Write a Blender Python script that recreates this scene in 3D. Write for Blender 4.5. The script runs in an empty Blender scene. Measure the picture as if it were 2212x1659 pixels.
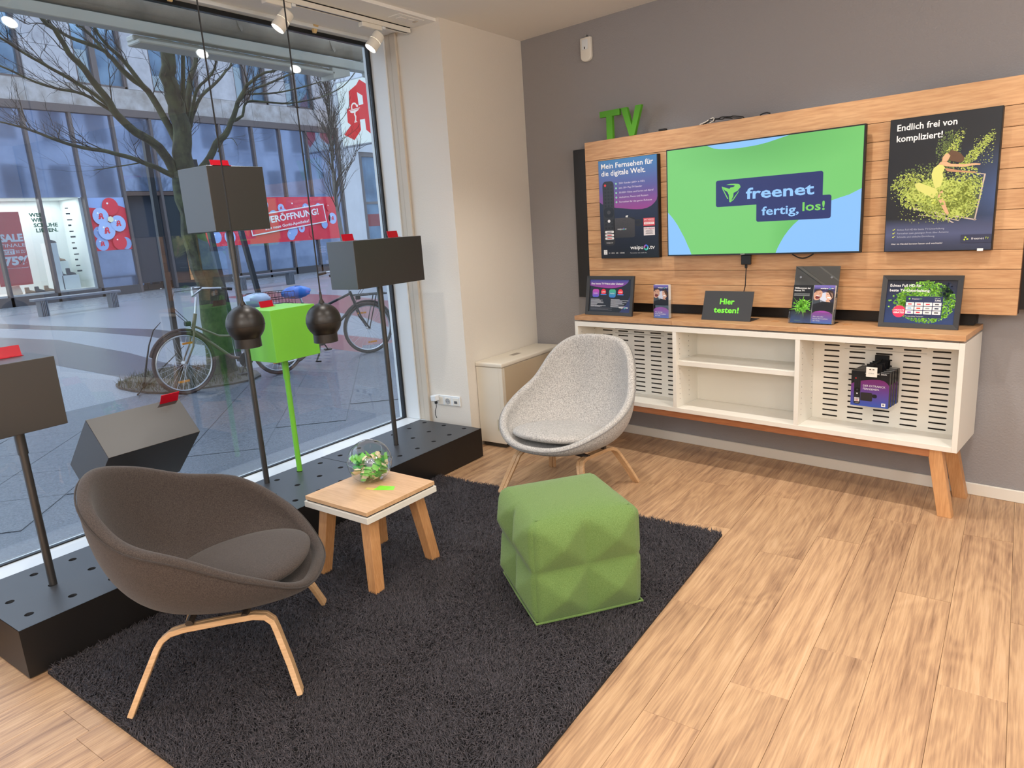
import bpy, bmesh, math, random
import numpy as np
from mathutils import Vector, Matrix
PI = math.pi
rnd = random.Random(7)
S = bpy.context.scene
C = S.collection

# ------------------------------------------------------------------ camera, world, lights, exposure
cam_d = bpy.data.cameras.new('camera')
cam = bpy.data.objects.new('camera', cam_d); C.objects.link(cam)
S.camera = cam
cam_d.sensor_fit = 'HORIZONTAL'; cam_d.sensor_width = 36.0
cam_d.lens = 1521.4875 / 2212 * 36.0
cam_d.clip_start = 0.05; cam_d.clip_end = 300
_r = Vector((0.81571281, 0.57486122, -0.0643987)); _u = Vector((-0.07711589, 0.21840386, 0.97280671)); _f = Vector((-0.57329377, 0.78856473, -0.22248576))
M4 = Matrix(((_r.x, _u.x, -_f.x, 3.16941314), (_r.y, _u.y, -_f.y, -4.75730379), (_r.z, _u.z, -_f.z, 1.6), (0, 0, 0, 1)))
cam.matrix_world = M4

def lin(c):
    c = c / 255.0
    return c / 12.92 if c <= 0.04045 else ((c + 0.055) / 1.055) ** 2.4
def rgb(r, g, b): return (lin(r), lin(g), lin(b), 1.0)

world = bpy.data.worlds.new('overcast_sky'); S.world = world
world.use_nodes = True
_bg = world.node_tree.nodes['Background']
_bg.inputs[0].default_value = (0.74, 0.85, 1.0, 1)
_bg.inputs[1].default_value = 2.7
EXPOSURE = 0.0
S.view_settings.view_transform = 'Standard'; S.view_settings.look = 'None'
S.view_settings.exposure = EXPOSURE; S.view_settings.gamma = 1; S.view_settings.use_curve_mapping = False
S.cycles.use_denoising = True
S.cycles.max_bounces = 8; S.cycles.diffuse_bounces = 5; S.cycles.transparent_max_bounces = 16
S.cycles.caustics_reflective = False; S.cycles.caustics_refractive = False
S.cycles.sample_clamp_indirect = 4.0

WARM = (1.0, 0.94, 0.87)
def spot(name, loc, aim, power, col=WARM, size=100, blend=0.6, rad=0.04):
    d = bpy.data.lights.new(name, 'SPOT'); o = bpy.data.objects.new(name, d); C.objects.link(o)
    d.energy = power; d.color = col; d.spot_size = math.radians(size); d.spot_blend = blend; d.shadow_soft_size = rad
    o.location = loc
    o.rotation_euler = (Vector(aim) - Vector(loc)).to_track_quat('-Z', 'Y').to_euler()
    return o
# recessed ceiling spots of the shop (above and behind the frame)
PHI = -0.134623          # the grey wall is not square to the window front
def wl(x, y, z=0.0): return (x * math.cos(PHI) - y * math.sin(PHI), x * math.sin(PHI) + y * math.cos(PHI), z)
for x in (1.25, 2.35, 3.45): spot('ceiling_spot_light', wl(x, -0.95, 2.905), wl(x, -0.60, 0), 62)
for x, y in ((0.50, -2.45), (2.0, -2.55), (1.15, -3.95), (2.65, -3.95), (4.9, -3.4), (2.9, -5.9), (4.5, -5.6), (2.9, -7.2)):
    spot('ceiling_spot_light', (x, y, 2.905), (x, y, 0), 46, size=125)
# unseen area fill added behind the camera to lift the ambient light
_a = bpy.data.lights.new('ambient_fill_light', 'AREA'); _a.energy = 70; _a.color = (1.0, 0.90, 0.80); _a.shape = 'RECTANGLE'; _a.size = 2.4; _a.size_y = 2.4
_o = bpy.data.objects.new('ambient_fill_light', _a); C.objects.link(_o); _o.location = (3.6, -6.4, 2.90)
# unseen point lights added behind and right of the camera to brighten ceiling and walls
for x, y in ((4.7, -2.6), (4.9, -5.0), (2.4, -6.2), (4.4, -7.6)):
    d = bpy.data.lights.new('point_fill_light', 'POINT'); d.energy = 52; d.color = (0.92, 0.96, 1.0); d.shadow_soft_size = 0.18
    o = bpy.data.objects.new('point_fill_light', d); C.objects.link(o); o.location = (x, y, 2.40)

# ------------------------------------------------------------------ materials
def mat(name, col, rough=0.6, metal=0.0, var=0.0, vscale=20, bump=0.0, bscale=200, emit=0.0, spec=0.5, coat=0.0, stretch=None, col2=None, alpha=None):
    m = bpy.data.materials.new(name); m.use_nodes = True
    nt = m.node_tree; N = nt.nodes; L = nt.links
    b = N['Principled BSDF']
    b.inputs['Base Color'].default_value = col; b.inputs['Roughness'].default_value = rough
    b.inputs['Metallic'].default_value = metal; b.inputs['Specular IOR Level'].default_value = spec
    b.inputs['Coat Weight'].default_value = coat
    tc = N.new('ShaderNodeTexCoord'); mp = N.new('ShaderNodeMapping'); L.new(tc.outputs['Object'], mp.inputs[0])
    if stretch: mp.inputs['Scale'].default_value = stretch
    if var > 0 or col2:
        n = N.new('ShaderNodeTexNoise'); n.inputs['Scale'].default_value = vscale; n.inputs['Detail'].default_value = 5; n.inputs['Roughness'].default_value = 0.65
        L.new(mp.outputs[0], n.inputs['Vector'])
        r = N.new('ShaderNodeValToRGB'); L.new(n.outputs['Fac'], r.inputs[0])
        r.color_ramp.elements[0].position = 0.32; r.color_ramp.elements[1].position = 0.68
        if col2: a, bb = col, col2
        else:
            a = tuple(x * (1 - var) for x in col[:3]) + (1,); bb = tuple(min(1, x * (1 + var)) for x in col[:3]) + (1,)
        r.color_ramp.elements[0].color = a; r.color_ramp.elements[1].color = bb
        L.new(r.outputs[0], b.inputs['Base Color'])
    if bump > 0:
        n2 = N.new('ShaderNodeTexNoise'); n2.inputs['Scale'].default_value = bscale; n2.inputs['Detail'].default_value = 4
        L.new(mp.outputs[0], n2.inputs['Vector'])
        bp = N.new('ShaderNodeBump'); bp.inputs['Strength'].default_value = bump; bp.inputs['Distance'].default_value = 0.004
        L.new(n2.outputs['Fac'], bp.inputs['Height']); L.new(bp.outputs[0], b.inputs['Normal'])
    if emit > 0:
        b.inputs['Emission Color'].default_value = col; b.inputs['Emission Strength'].default_value = emit
    return m

def print_mat(name, emit=0.0, rough=0.35):
    m = bpy.data.materials.new(name); m.use_nodes = True
    nt = m.node_tree; b = nt.nodes['Principled BSDF']
    a = nt.nodes.new('ShaderNodeAttribute'); a.attribute_name = 'Col'
    if emit:
        b.inputs['Base Color'].default_value = (0.01, 0.01, 0.01, 1)
        nt.links.new(a.outputs['Color'], b.inputs['Emission Color']); b.inputs['Emission Strength'].default_value = emit
    else: nt.links.new(a.outputs['Color'], b.inputs['Base Color'])
    b.inputs['Roughness'].default_value = rough
    return m

def glass_mat(name, tint=(1, 1, 1, 1), boost=1.0, base=0.0, rough=0.0):
    m = bpy.data.materials.new(name); m.use_nodes = True
    nt = m.node_tree; N = nt.nodes; L = nt.links
    for n in list(N): N.remove(n)
    o = N.new('ShaderNodeOutputMaterial'); mx = N.new('ShaderNodeMixShader'); t = N.new('ShaderNodeBsdfTransparent'); g = N.new('ShaderNodeBsdfGlossy')
    t.inputs[0].default_value = tint; g.inputs['Roughness'].default_value = rough
    f = N.new('ShaderNodeFresnel'); ge = N.new('ShaderNodeNewGeometry'); mr_ = N.new('ShaderNodeMapRange'); mr_.inputs[3].default_value = 1.5; mr_.inputs[4].default_value = 1 / 1.5
    L.new(ge.outputs['Backfacing'], mr_.inputs[0]); L.new(mr_.outputs[0], f.inputs[0])
    ma = N.new('ShaderNodeMath'); ma.operation = 'MULTIPLY_ADD'; ma.inputs[1].default_value = boost; ma.inputs[2].default_value = base; ma.use_clamp = True
    L.new(f.outputs[0], ma.inputs[0]); L.new(ma.outputs[0], mx.inputs[0]); L.new(t.outputs[0], mx.inputs[1]); L.new(g.outputs[0], mx.inputs[2]); L.new(mx.outputs[0], o.inputs[0])
    return m

def wood_mat(name, c1, c2, rough=0.45, scale=6, along='x', dark=None, fine=0.35, bump=0.05, detail_scale=1.0):
    m = bpy.data.materials.new(name); m.use_nodes = True
    nt = m.node_tree; N = nt.nodes; L = nt.links; b = N['Principled BSDF']; b.inputs['Roughness'].default_value = rough
    tc = N.new('ShaderNodeTexCoord'); mp = N.new('ShaderNodeMapping'); L.new(tc.outputs['Object'], mp.inputs[0])
    info = N.new('ShaderNodeObjectInfo'); mul = N.new('ShaderNodeVectorMath'); mul.operation = 'ADD'
    cmb = N.new('ShaderNodeCombineXYZ'); m3 = N.new('ShaderNodeMath'); m3.operation = 'MULTIPLY'; m3.inputs[1].default_value = 37.0
    L.new(info.outputs['Random'], m3.inputs[0])
    for i in range(3): L.new(m3.outputs[0], cmb.inputs[i])
    L.new(mp.outputs[0], mul.inputs[0]); L.new(cmb.outputs[0], mul.inputs[1])
    k = {'x': (0.09, 1, 1), 'y': (1, 0.09, 1), 'z': (1, 1, 0.09)}[along]
    mp.inputs['Scale'].default_value = tuple(v * detail_scale for v in k)
    n1 = N.new('ShaderNodeTexNoise'); n1.inputs['Scale'].default_value = scale; n1.inputs['Detail'].default_value = 3; n1.inputs['Distortion'].default_value = 1.2
    n2 = N.new('ShaderNodeTexNoise'); n2.inputs['Scale'].default_value = scale * 22; n2.inputs['Detail'].default_value = 4
    for n in (n1, n2): L.new(mul.outputs[0], n.inputs['Vector'])
    mx = N.new('ShaderNodeMix'); mx.data_type = 'FLOAT'; mx.inputs[0].default_value = fine
    L.new(n1.outputs['Fac'], mx.inputs[2]); L.new(n2.outputs['Fac'], mx.inputs[3])
    r = N.new('ShaderNodeValToRGB'); L.new(mx.outputs[0], r.inputs[0])
    e = r.color_ramp.elements; e[0].position = 0.36; e[0].color = c1; e[1].position = 0.62; e[1].color = c2
    if dark:
        q = e.new(0.30); q.color = dark
    hs = N.new('ShaderNodeHueSaturation'); ma = N.new('ShaderNodeMapRange'); ma.inputs[3].default_value = 0.90; ma.inputs[4].default_value = 1.06
    L.new(info.outputs['Random'], ma.inputs[0]); L.new(ma.outputs[0], hs.inputs['Value']); L.new(r.outputs[0], hs.inputs['Color']); L.new(hs.outputs[0], b.inputs['Base Color'])
    bp = N.new('ShaderNodeBump'); bp.inputs['Strength'].default_value = bump; bp.inputs['Distance'].default_value = 0.002; L.new(n2.outputs['Fac'], bp.inputs['Height']); L.new(bp.outputs[0], b.inputs['Normal'])
    return m

def plank_mat(name):
    m = bpy.data.materials.new(name); m.use_nodes = True
    nt = m.node_tree; N = nt.nodes; L = nt.links; b = N['Principled BSDF']; b.inputs['Roughness'].default_value = 0.42
    tc = N.new('ShaderNodeTexCoord'); info = N.new('ShaderNodeObjectInfo')
    m3 = N.new('ShaderNodeMath'); m3.operation = 'MULTIPLY'; m3.inputs[1].default_value = 53.0; L.new(info.outputs['Random'], m3.inputs[0])
    cmb = N.new('ShaderNodeCombineXYZ'); L.new(m3.outputs[0], cmb.inputs[0]); L.new(m3.outputs[0], cmb.inputs[1])
    add = N.new('ShaderNodeVectorMath'); add.operation = 'ADD'; L.new(tc.outputs['Object'], add.inputs[0]); L.new(cmb.outputs[0], add.inputs[1])
    def noise(sc, st, det, dist=0.0):
        mp = N.new('ShaderNodeMapping'); mp.inputs['Scale'].default_value = (1, st, 1); L.new(add.outputs[0], mp.inputs[0])
        n = N.new('ShaderNodeTexNoise'); n.inputs['Scale'].default_value = sc; n.inputs['Detail'].default_value = det; n.inputs['Distortion'].default_value = dist; n.inputs['Roughness'].default_value = .6
        L.new(mp.outputs[0], n.inputs['Vector']); return n.outputs['Fac']
    # growth rings: a low noise field turned into contour lines, pulled long along the board
    f = noise(3.2, .22, 2, .6)
    mu = N.new('ShaderNodeMath'); mu.operation = 'MULTIPLY'; mu.inputs[1].default_value = 95; L.new(f, mu.inputs[0])
    si = N.new('ShaderNodeMath'); si.operation = 'SINE'; L.new(mu.outputs[0], si.inputs[0])
    s1 = N.new('ShaderNodeMath'); s1.operation = 'MULTIPLY_ADD'; s1.inputs[1].default_value = .5; s1.inputs[2].default_value = .5; L.new(si.outputs[0], s1.inputs[0])
    def mixf(a, bb, t):
        x = N.new('ShaderNodeMix'); x.data_type = 'FLOAT'; x.inputs[0].default_value = t; L.new(a, x.inputs[2]); L.new(bb, x.inputs[3]); return x.outputs[0]
    fine = noise(150, .035, 4); mid = noise(34, .05, 4, .15); big = noise(5, .16, 2)
    q = mixf(mixf(mixf(mid, s1.outputs[0], .09), fine, .45), big, .22)
    r = N.new('ShaderNodeValToRGB'); L.new(q, r.inputs[0]); e = r.color_ramp.elements
    e[0].position = .33; e[0].color = rgb(116, 86, 64); e[1].position = .64; e[1].color = rgb(210, 174, 138)
    k = e.new(.43); k.color = rgb(164, 128, 98); k = e.new(.54); k.color = rgb(196, 158, 120)
    hs = N.new('ShaderNodeHueSaturation'); ma = N.new('ShaderNodeMapRange'); ma.inputs[3].default_value = 0.93; ma.inputs[4].default_value = 1.05
    L.new(info.outputs['Random'], ma.inputs[0]); L.new(ma.outputs[0], hs.inputs['Value']); L.new(r.outputs[0], hs.inputs['Color']); L.new(hs.outputs[0], b.inputs['Base Color'])
    bp = N.new('ShaderNodeBump'); bp.inputs['Strength'].default_value = .15; bp.inputs['Distance'].default_value = 0.002; L.new(fine, bp.inputs['Height']); L.new(bp.outputs[0], b.inputs['Normal'])
    return m
m_cream = mat('cream_plaster', rgb(226, 219, 208), 0.85, bump=0.25, bscale=90)
m_grey = mat('grey_plaster', rgb(150, 147, 148), 0.85, bump=0.6, bscale=110)
m_ceil = mat('ceiling_paint', rgb(240, 238, 234), 0.9)
m_white = mat('white_lacquer', rgb(232, 228, 218), 0.35)
m_whitef = mat('white_frame_paint', rgb(228, 232, 234), 0.4)
m_beigestrip = mat('beige_cover_strip', rgb(205, 194, 178), 0.5)
m_black = mat('black_gasket', rgb(14, 14, 16), 0.5)
m_blackm = mat('black_powder_coat', rgb(26, 24, 24), 0.42, bump=0.1, bscale=900)
m_plat = mat('anthracite_metal', rgb(58, 60, 64), 0.38, bump=0.08, bscale=900)
m_hole = mat('hole_dark', rgb(3, 3, 4), 0.9)
m_green = mat('green_powder_coat', rgb(122, 203, 62), 0.4)
m_red = mat('red_acrylic', rgb(186, 6, 38), 0.2, spec=0.6)
m_beech = wood_mat('beech_veneer', rgb(184, 136, 94), rgb(208, 164, 120), 0.42, 5, 'x', fine=0.6)
m_beech_y = wood_mat('beech_veneer_lengthwise', rgb(198, 158, 118), rgb(220, 182, 142), 0.42, 5, 'x', fine=0.45)
m_beechleg = wood_mat('beech_solid', rgb(186, 132, 84), rgb(210, 158, 108), 0.45, 7, 'z', fine=0.5)
m_oakply = wood_mat('oak_plywood', rgb(190, 150, 108), rgb(214, 176, 134), 0.5, 8, 'x', fine=0.5)
m_plank = plank_mat('oak_floor_plank')
m_pane = glass_mat('window_glass', (0.93, 0.97, 1.0, 1), 1.5)
m_acryl = glass_mat('clear_acrylic', (0.97, 0.98, 0.98, 1), 1.6, 0.02)
m_print = print_mat('printed_paper')
m_screen = print_mat('lit_screen', emit=1.0)
m_steel = mat('brushed_steel', rgb(170, 172, 175), 0.3, metal=1.0)
m_lampglow = mat('lamp_lens', (1.0, 0.97, 0.92, 1), 0.5, emit=14.0)

# ------------------------------------------------------------------ mesh building
WALL = Matrix.Rotation(PHI, 4, 'Z'); WORLD = Matrix.Identity(4)
XF = [WORLD]      # frame in which the coordinates below are written (room frame, or frame of the grey wall)
def uniq(s): return s
class MB:
    def __init__(s): s.v = []; s.f = []; s.mi = []; s.cur = 0; s.col = None
    def add(s, vs, fs):
        k = len(s.v); s.v += [tuple(p) for p in vs]; s.f += [tuple(i + k for i in f) for f in fs]; s.mi += [s.cur] * len(fs); return k
    def box(s, x0, x1, y0, y1, z0, z1):
        s.add([(x0, y0, z0), (x1, y0, z0), (x1, y1, z0), (x0, y1, z0), (x0, y0, z1), (x1, y0, z1), (x1, y1, z1), (x0, y1, z1)],
              [(0, 3, 2, 1), (4, 5, 6, 7), (0, 1, 5, 4), (1, 2, 6, 5), (2, 3, 7, 6), (3, 0, 4, 7)]); return s
    def hexa(s, p):   # p: 4 bottom, 4 top (ccw seen from above)
        s.add(p, [(0, 3, 2, 1), (4, 5, 6, 7), (0, 1, 5, 4), (1, 2, 6, 5), (2, 3, 7, 6), (3, 0, 4, 7)]); return s
    def obox(s, o, a, b, c):  # origin + three edge vectors
        o, a, b, c = map(Vector, (o, a, b, c)); s.hexa([o, o + a, o + a + b, o + b, o + c, o + a + c, o + a + b + c, o + b + c]); return s
    def tube(s, pts, r, n=10, cap=True, closed=False):
        pts = [Vector(p) for p in pts]; m = len(pts)
        rs = r if isinstance(r, (list, tuple)) else [r] * m
        up = None; base = len(s.v); vs = []
        for i, p in enumerate(pts):
            if closed: t = pts[(i + 1) % m] - pts[i - 1]
            else: t = (pts[min(i + 1, m - 1)] - pts[max(i - 1, 0)])
            t = t.normalized() if t.length > 1e-9 else Vector((0, 0, 1))
            if up is None:
                up = Vector((0, 0, 1)) if abs(t.z) < 0.9 else Vector((1, 0, 0))
            a = up - t * up.dot(t)
            a = a.normalized() if a.length > 1e-6 else t.orthogonal().normalized()
            up = a; b = t.cross(a)
            for k in range(n):
                q = 2 * PI * k / n; vs.append(p + (a * math.cos(q) + b * math.sin(q)) * rs[i])
        fs = []
        for i in range(m if closed else m - 1):
            for k in range(n):
                j = (i + 1) % m
                fs.append((i * n + k, i * n + (k + 1) % n, j * n + (k + 1) % n, j * n + k))
        if cap and not closed: fs.append(tuple(range(n))[::-1]); fs.append(tuple((m - 1) * n + k for k in range(n)))
        s.add(vs, fs); return s
    def cyl(s, a, b, r, n=16, r2=None): return s.tube([a, b], [r, r if r2 is None else r2], n)
    def lathe(s, c, prof, n=32, axis=None, cap=False):
        c = Vector(c)
        if axis is None: A, B, Z = Vector((1, 0, 0)), Vector((0, 1, 0)), Vector((0, 0, 1))
        else:
            Z = Vector(axis).normalized(); A = Z.orthogonal().normalized(); B = Z.cross(A)
        vs = []; fs = []
        for r, z in prof:
            for k in range(n):
                q = 2 * PI * k / n; vs.append(c + A * (r * math.cos(q)) + B * (r * math.sin(q)) + Z * z)
        for i in range(len(prof) - 1):
            for k in range(n): fs.append((i * n + k, i * n + (k + 1) % n, (i + 1) * n + (k + 1) % n, (i + 1) * n + k))
        if cap: fs.append(tuple(range(n))[::-1]); fs.append(tuple((len(prof) - 1) * n + k for k in range(n)))
        s.add(vs, fs); return s
    def sweep_rect(s, pts, w, t, side):  # rectangular section swept in a plane; side = width direction
        pts = [Vector(p) for p in pts]; sd = Vector(side).normalized(); vs = []; m = len(pts)
        for i, p in enumerate(pts):
            tg = (pts[min(i + 1, m - 1)] - pts[max(i - 1, 0)]).normalized(); nn = sd.cross(tg).normalized()
            vs += [p - sd * w / 2 - nn * t / 2, p + sd * w / 2 - nn * t / 2, p + sd * w / 2 + nn * t / 2, p - sd * w / 2 + nn * t / 2]
        fs = [(0, 3, 2, 1), tuple((m - 1) * 4 + k for k in range(4))]
        for i in range(m - 1):
            for k in range(4): fs.append((i * 4 + k, i * 4 + (k + 1) % 4, (i + 1) * 4 + (k + 1) % 4, (i + 1) * 4 + k))
        s.add(vs, fs); return s
    def prism(s, poly, o, u, v, n, d):  # 2D polygon extruded by d along n
        o, u, v, n = Vector(o), Vector(u), Vector(v), Vector(n); k = len(poly)
        a = [o + u * x + v * y for x, y in poly]; vs = a + [p + n * d for p in a]
        fs = [tuple(range(k))[::-1], tuple(range(k, 2 * k))] + [(i, (i + 1) % k, k + (i + 1) % k, k + i) for i in range(k)]
        s.add(vs, fs); return s
    def build(s, name, m, parent=None, smooth=False, bevel=0.0, seg=1, sub=0, angle=40):
        me = bpy.data.meshes.new(name)
        vs = [XF[0] @ Vector(p) for p in s.v]
        if parent is not None:
            iv = wm(parent).inverted(); vs = [iv @ Vector(p) for p in vs]
        me.from_pydata([tuple(p) for p in vs], [], s.f)
        ms = m if isinstance(m, (list, tuple)) else [m]
        for q in ms: me.materials.append(q)
        if len(ms) > 1: me.polygons.foreach_set('material_index', s.mi)
        bm = bmesh.new(); bm.from_mesh(me)
        bmesh.ops.recalc_face_normals(bm, faces=bm.faces)
        if bevel > 0:
            es = [e for e in bm.edges if len(e.link_faces) == 2 and e.calc_face_angle(0) > 0.6]
            bmesh.ops.bevel(bm, geom=es, offset=bevel, segments=seg, affect='EDGES', profile=0.5, clamp_overlap=True)
        bm.to_mesh(me); bm.free()
        if smooth:
            me.polygons.foreach_set('use_smooth', [True] * len(me.polygons))
            try: me.set_sharp_from_angle(angle=math.radians(angle))
            except Exception: pass
        me.update()
        o = bpy.data.objects.new(name, me); C.objects.link(o)
        if parent is not None: o.parent = parent
        if sub: md = o.modifiers.new('smooth', 'SUBSURF'); md.levels = sub; md.render_levels = sub
        return o
def wm(o):
    m = o.matrix_basis.copy()
    while o.parent is not None: o = o.parent; m = o.matrix_basis @ m
    return m
def tag(o, label=None, cat=None, group=None, kind=None):
    if label: o['label'] = label
    if cat: o['category'] = cat
    if group: o['group'] = group
    if kind: o['kind'] = kind
    return o
def thing(name, label, cat, loc=(0, 0, 0), rotz=0.0, group=None):
    o = bpy.data.objects.new(name, None); o.empty_display_size = 0.05; C.objects.link(o)
    o.location = XF[0] @ Vector(loc); o.rotation_euler = (0, 0, rotz + (PHI if XF[0] is WALL else 0.0))
    return tag(o, label, cat, group)
def struct(name, parent=None, label=None):
    o = bpy.data.objects.new(name, None); o.empty_display_size = 0.05; C.objects.link(o); o['kind'] = 'structure'
    if label: o['label'] = label
    if parent: o.parent = parent
    return o
def copy_tree(o, parent=None):
    c = o.copy(); C.objects.link(c); c.parent = parent
    for ch in [q for q in bpy.data.objects if q.parent == o]: copy_tree(ch, c)
    return c
def kids(o): return [q for q in bpy.data.objects if q.parent == o]

_tcache = {}
def glyphs(txt, bold=0.0, res=2):
    key = (txt, bold, res)
    if key not in _tcache:
        cu = bpy.data.curves.new('t', 'FONT'); cu.body = txt; cu.size = 1; cu.offset = bold; cu.resolution_u = res
        ob = bpy.data.objects.new('t', cu); me = ob.to_mesh()
        vs = [(v.co.x, v.co.y) for v in me.vertices]; fs = [tuple(p.vertices) for p in me.polygons]
        ob.to_mesh_clear(); bpy.data.objects.remove(ob); bpy.data.curves.remove(cu)
        _tcache[key] = (vs, fs)
    return _tcache[key]

class Sheet:
    """flat print: coloured shapes on a real sheet at o, axes u (right) and v (up), each layer 0.25 mm proud"""
    def __init__(s, o, u, v, step=0.00025, kx=1.0, ky=1.0):
        R_ = XF[0].to_3x3(); s.kx = kx; s.ky = ky
        s.o = XF[0] @ Vector(o); s.u = (R_ @ Vector(u)).normalized(); s.v = (R_ @ Vector(v)).normalized(); s.n = s.u.cross(s.v); s.P = []; s.F = []; s.K = []; s.step = step; s.lv = 1
    def pt(s, x, y): return s.o + s.u * (x * s.kx) + s.v * (y * s.ky) + s.n * (s.step * s.lv)
    def raw(s, pts, fs, col):
        k = len(s.P); s.P += [s.pt(*p) for p in pts]; s.F += [tuple(i + k for i in f) for f in fs]
        s.K += col if isinstance(col, list) else [col] * len(pts)
    def poly(s, pts, col): s.raw(pts, [tuple(range(len(pts)))], col)
    def rect(s, x0, y0, x1, y1, col, col2=None):
        s.raw([(x0, y0), (x1, y0), (x1, y1), (x0, y1)], [(0, 1, 2, 3)], [col, col, col2 or col, col2 or col])
    def rrect(s, x0, y0, x1, y1, r, col, col2=None, n=5):
        p = []
        for cx, cy, a in ((x1 - r, y1 - r, 0), (x0 + r, y1 - r, 90), (x0 + r, y0 + r, 180), (x1 - r, y0 + r, 270)):
            for i in range(n + 1): q = math.radians(a + 90 * i / n); p.append((cx + r * math.cos(q), cy + r * math.sin(q)))
        if col2: s.raw(p, [tuple(range(len(p)))], [tuple(col[i] + (col2[i] - col[i]) * (y - y0) / (y1 - y0) for i in range(4)) for x, y in p])
        else: s.poly(p, col)
    def disc(s, x, y, r, col, n=14, ry=None): s.poly([(x + r * math.cos(2 * PI * i / n), y + (ry or r) * math.sin(2 * PI * i / n)) for i in range(n)], col)
    def text(s, t, x, y, w=None, h=None, col=(1, 1, 1, 1), bold=0.0, cap=None, slant=0.0, res=2):
        vs, fs = glyphs(t, bold, res)
        if not vs: return
        x0 = min(a for a, b in vs); x1 = max(a for a, b in vs)
        sc = w / (x1 - x0) if w else cap / 0.72
        sy = cap / 0.72 if cap else sc
        s.raw([(x + (a - x0) * sc + b * sy * slant, y + b * sy) for a, b in vs], fs, col)
    def splash(s, cx, cy, rx, ry, n, cols, size, rn, bias=0.5, clip=None):
        for _ in range(n):
            a = rn.random() * 2 * PI; q = rn.random() ** bias
            x = cx + rx * q * math.cos(a); y = cy + ry * q * math.sin(a)
            if clip and not (clip[0] < x < clip[2] and clip[1] < y < clip[3]): continue
            z = size * (0.4 + rn.random()); k = rn.randint(4, 6); ph = rn.random() * 6
            s.poly([(x + z * math.cos(ph + 2 * PI * i / k) * (0.5 + rn.random() * 0.6), y + z * math.sin(ph + 2 * PI * i / k) * (0.5 + rn.random() * 0.6)) for i in range(k)], rn.choice(cols))
    def build(s, name, m, parent):
        iv = wm(parent).inverted()
        me = bpy.data.meshes.new(name); me.from_pydata([tuple(iv @ p) for p in s.P], [], s.F)
        at = me.color_attributes.new('Col', 'FLOAT_COLOR', 'POINT')
        at.data.foreach_set('color', np.array(s.K, dtype=np.float32).ravel())
        me.materials.append(m); me.update()
        o = bpy.data.objects.new(name, me); C.objects.link(o); o.parent = parent
        return o
WHITE = rgb(235, 235, 235)
def mixc(a, b, t): return tuple(a[i] + (b[i] - a[i]) * t for i in range(4))

# ------------------------------------------------------------------ room shell
ZC = 2.920; ZS = 2.90; YP = -0.933; XG = -0.64
def sb(name, *b, m=m_cream, bevel=0):
    o = MB().box(*b).build(name, m, bevel=bevel); o['kind'] = 'structure'; return o
XF[0] = WALL
sb('wall_back', 0.0, 6.2, 0.0, 0.2, -0.05, 3.2, m=m_grey)
t = MB().box(0.003, 6.0, -0.015, -0.0005, 0.0, 0.066).build('baseboard_back', m_white, bevel=0.003); t['kind'] = 'structure'
XF[0] = WORLD
sb('wall_right', 5.8, 6.0, -8.6, -0.80, -0.05, 3.2)
sb('wall_front', -1.0, 6.0, -8.8, -8.6, -0.05, 3.2)
w = struct('wall_left')
MB().box(-0.72, -0.0005, YP, 0.2, -0.05, 3.2).build('pillar', m_cream, w)
MB().box(-0.72, 0.0, -8.6, -5.6, -0.05, 3.2).build('pier', m_cream, w)
MB().box(-0.78, -0.705, -5.6, YP - .001, -0.3, 0.12).build('plinth', m_cream, w)
MB().box(-0.72, -0.62, -5.6, YP - .001, 3.101, 3.6).build('lintel', m_cream, w)
c_ = struct('ceiling')
MB().box(-0.028, 6.0, -8.6, 0.2, ZC, 3.1).build('ceiling_slab', m_ceil, c_)
MB().box(-0.70, -0.0285, -5.6, YP, ZS, 3.1).build('soffit', m_ceil, c_)
t = MB().box(5.782, 5.7995, -8.6, -0.95, 0.0, 0.066).build('baseboard_right', m_white, bevel=0.003); t['kind'] = 'structure'

# street side of the own building (seen mirrored in the glass fronts opposite)
ws = struct('wall_street')
m_ownf = mat('own_facade_render', rgb(206, 210, 220), .8); m_ownw = mat('own_facade_window', rgb(104, 112, 128), .3)
MB().box(-0.86, -0.7205, -40, 60, 3.62, 15).build('upper_facade', m_ownf, ws)
MB().box(-0.86, -0.7205, 0.22, 60, -0.05, 3.61).build('ground_floor_facade', m_ownf, ws)
MB().box(-0.86, -0.7205, -40, -5.7, -0.05, 3.61).build('ground_floor_facade', m_ownf, ws)
for fy in range(-14, 20):
    for fz in (4.9, 8.2, 11.5):
        wn_ = MB().box(-0.875, -0.8605, fy * 2.6, fy * 2.6 + 1.2, fz, fz + 1.9).build('window', m_ownw, ws)
        MB().box(-0.93, -0.8605, fy * 2.6 - .1, fy * 2.6 + 1.3, fz - .16, fz - .002).build('window_sill', m_ownf, wn_)

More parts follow.
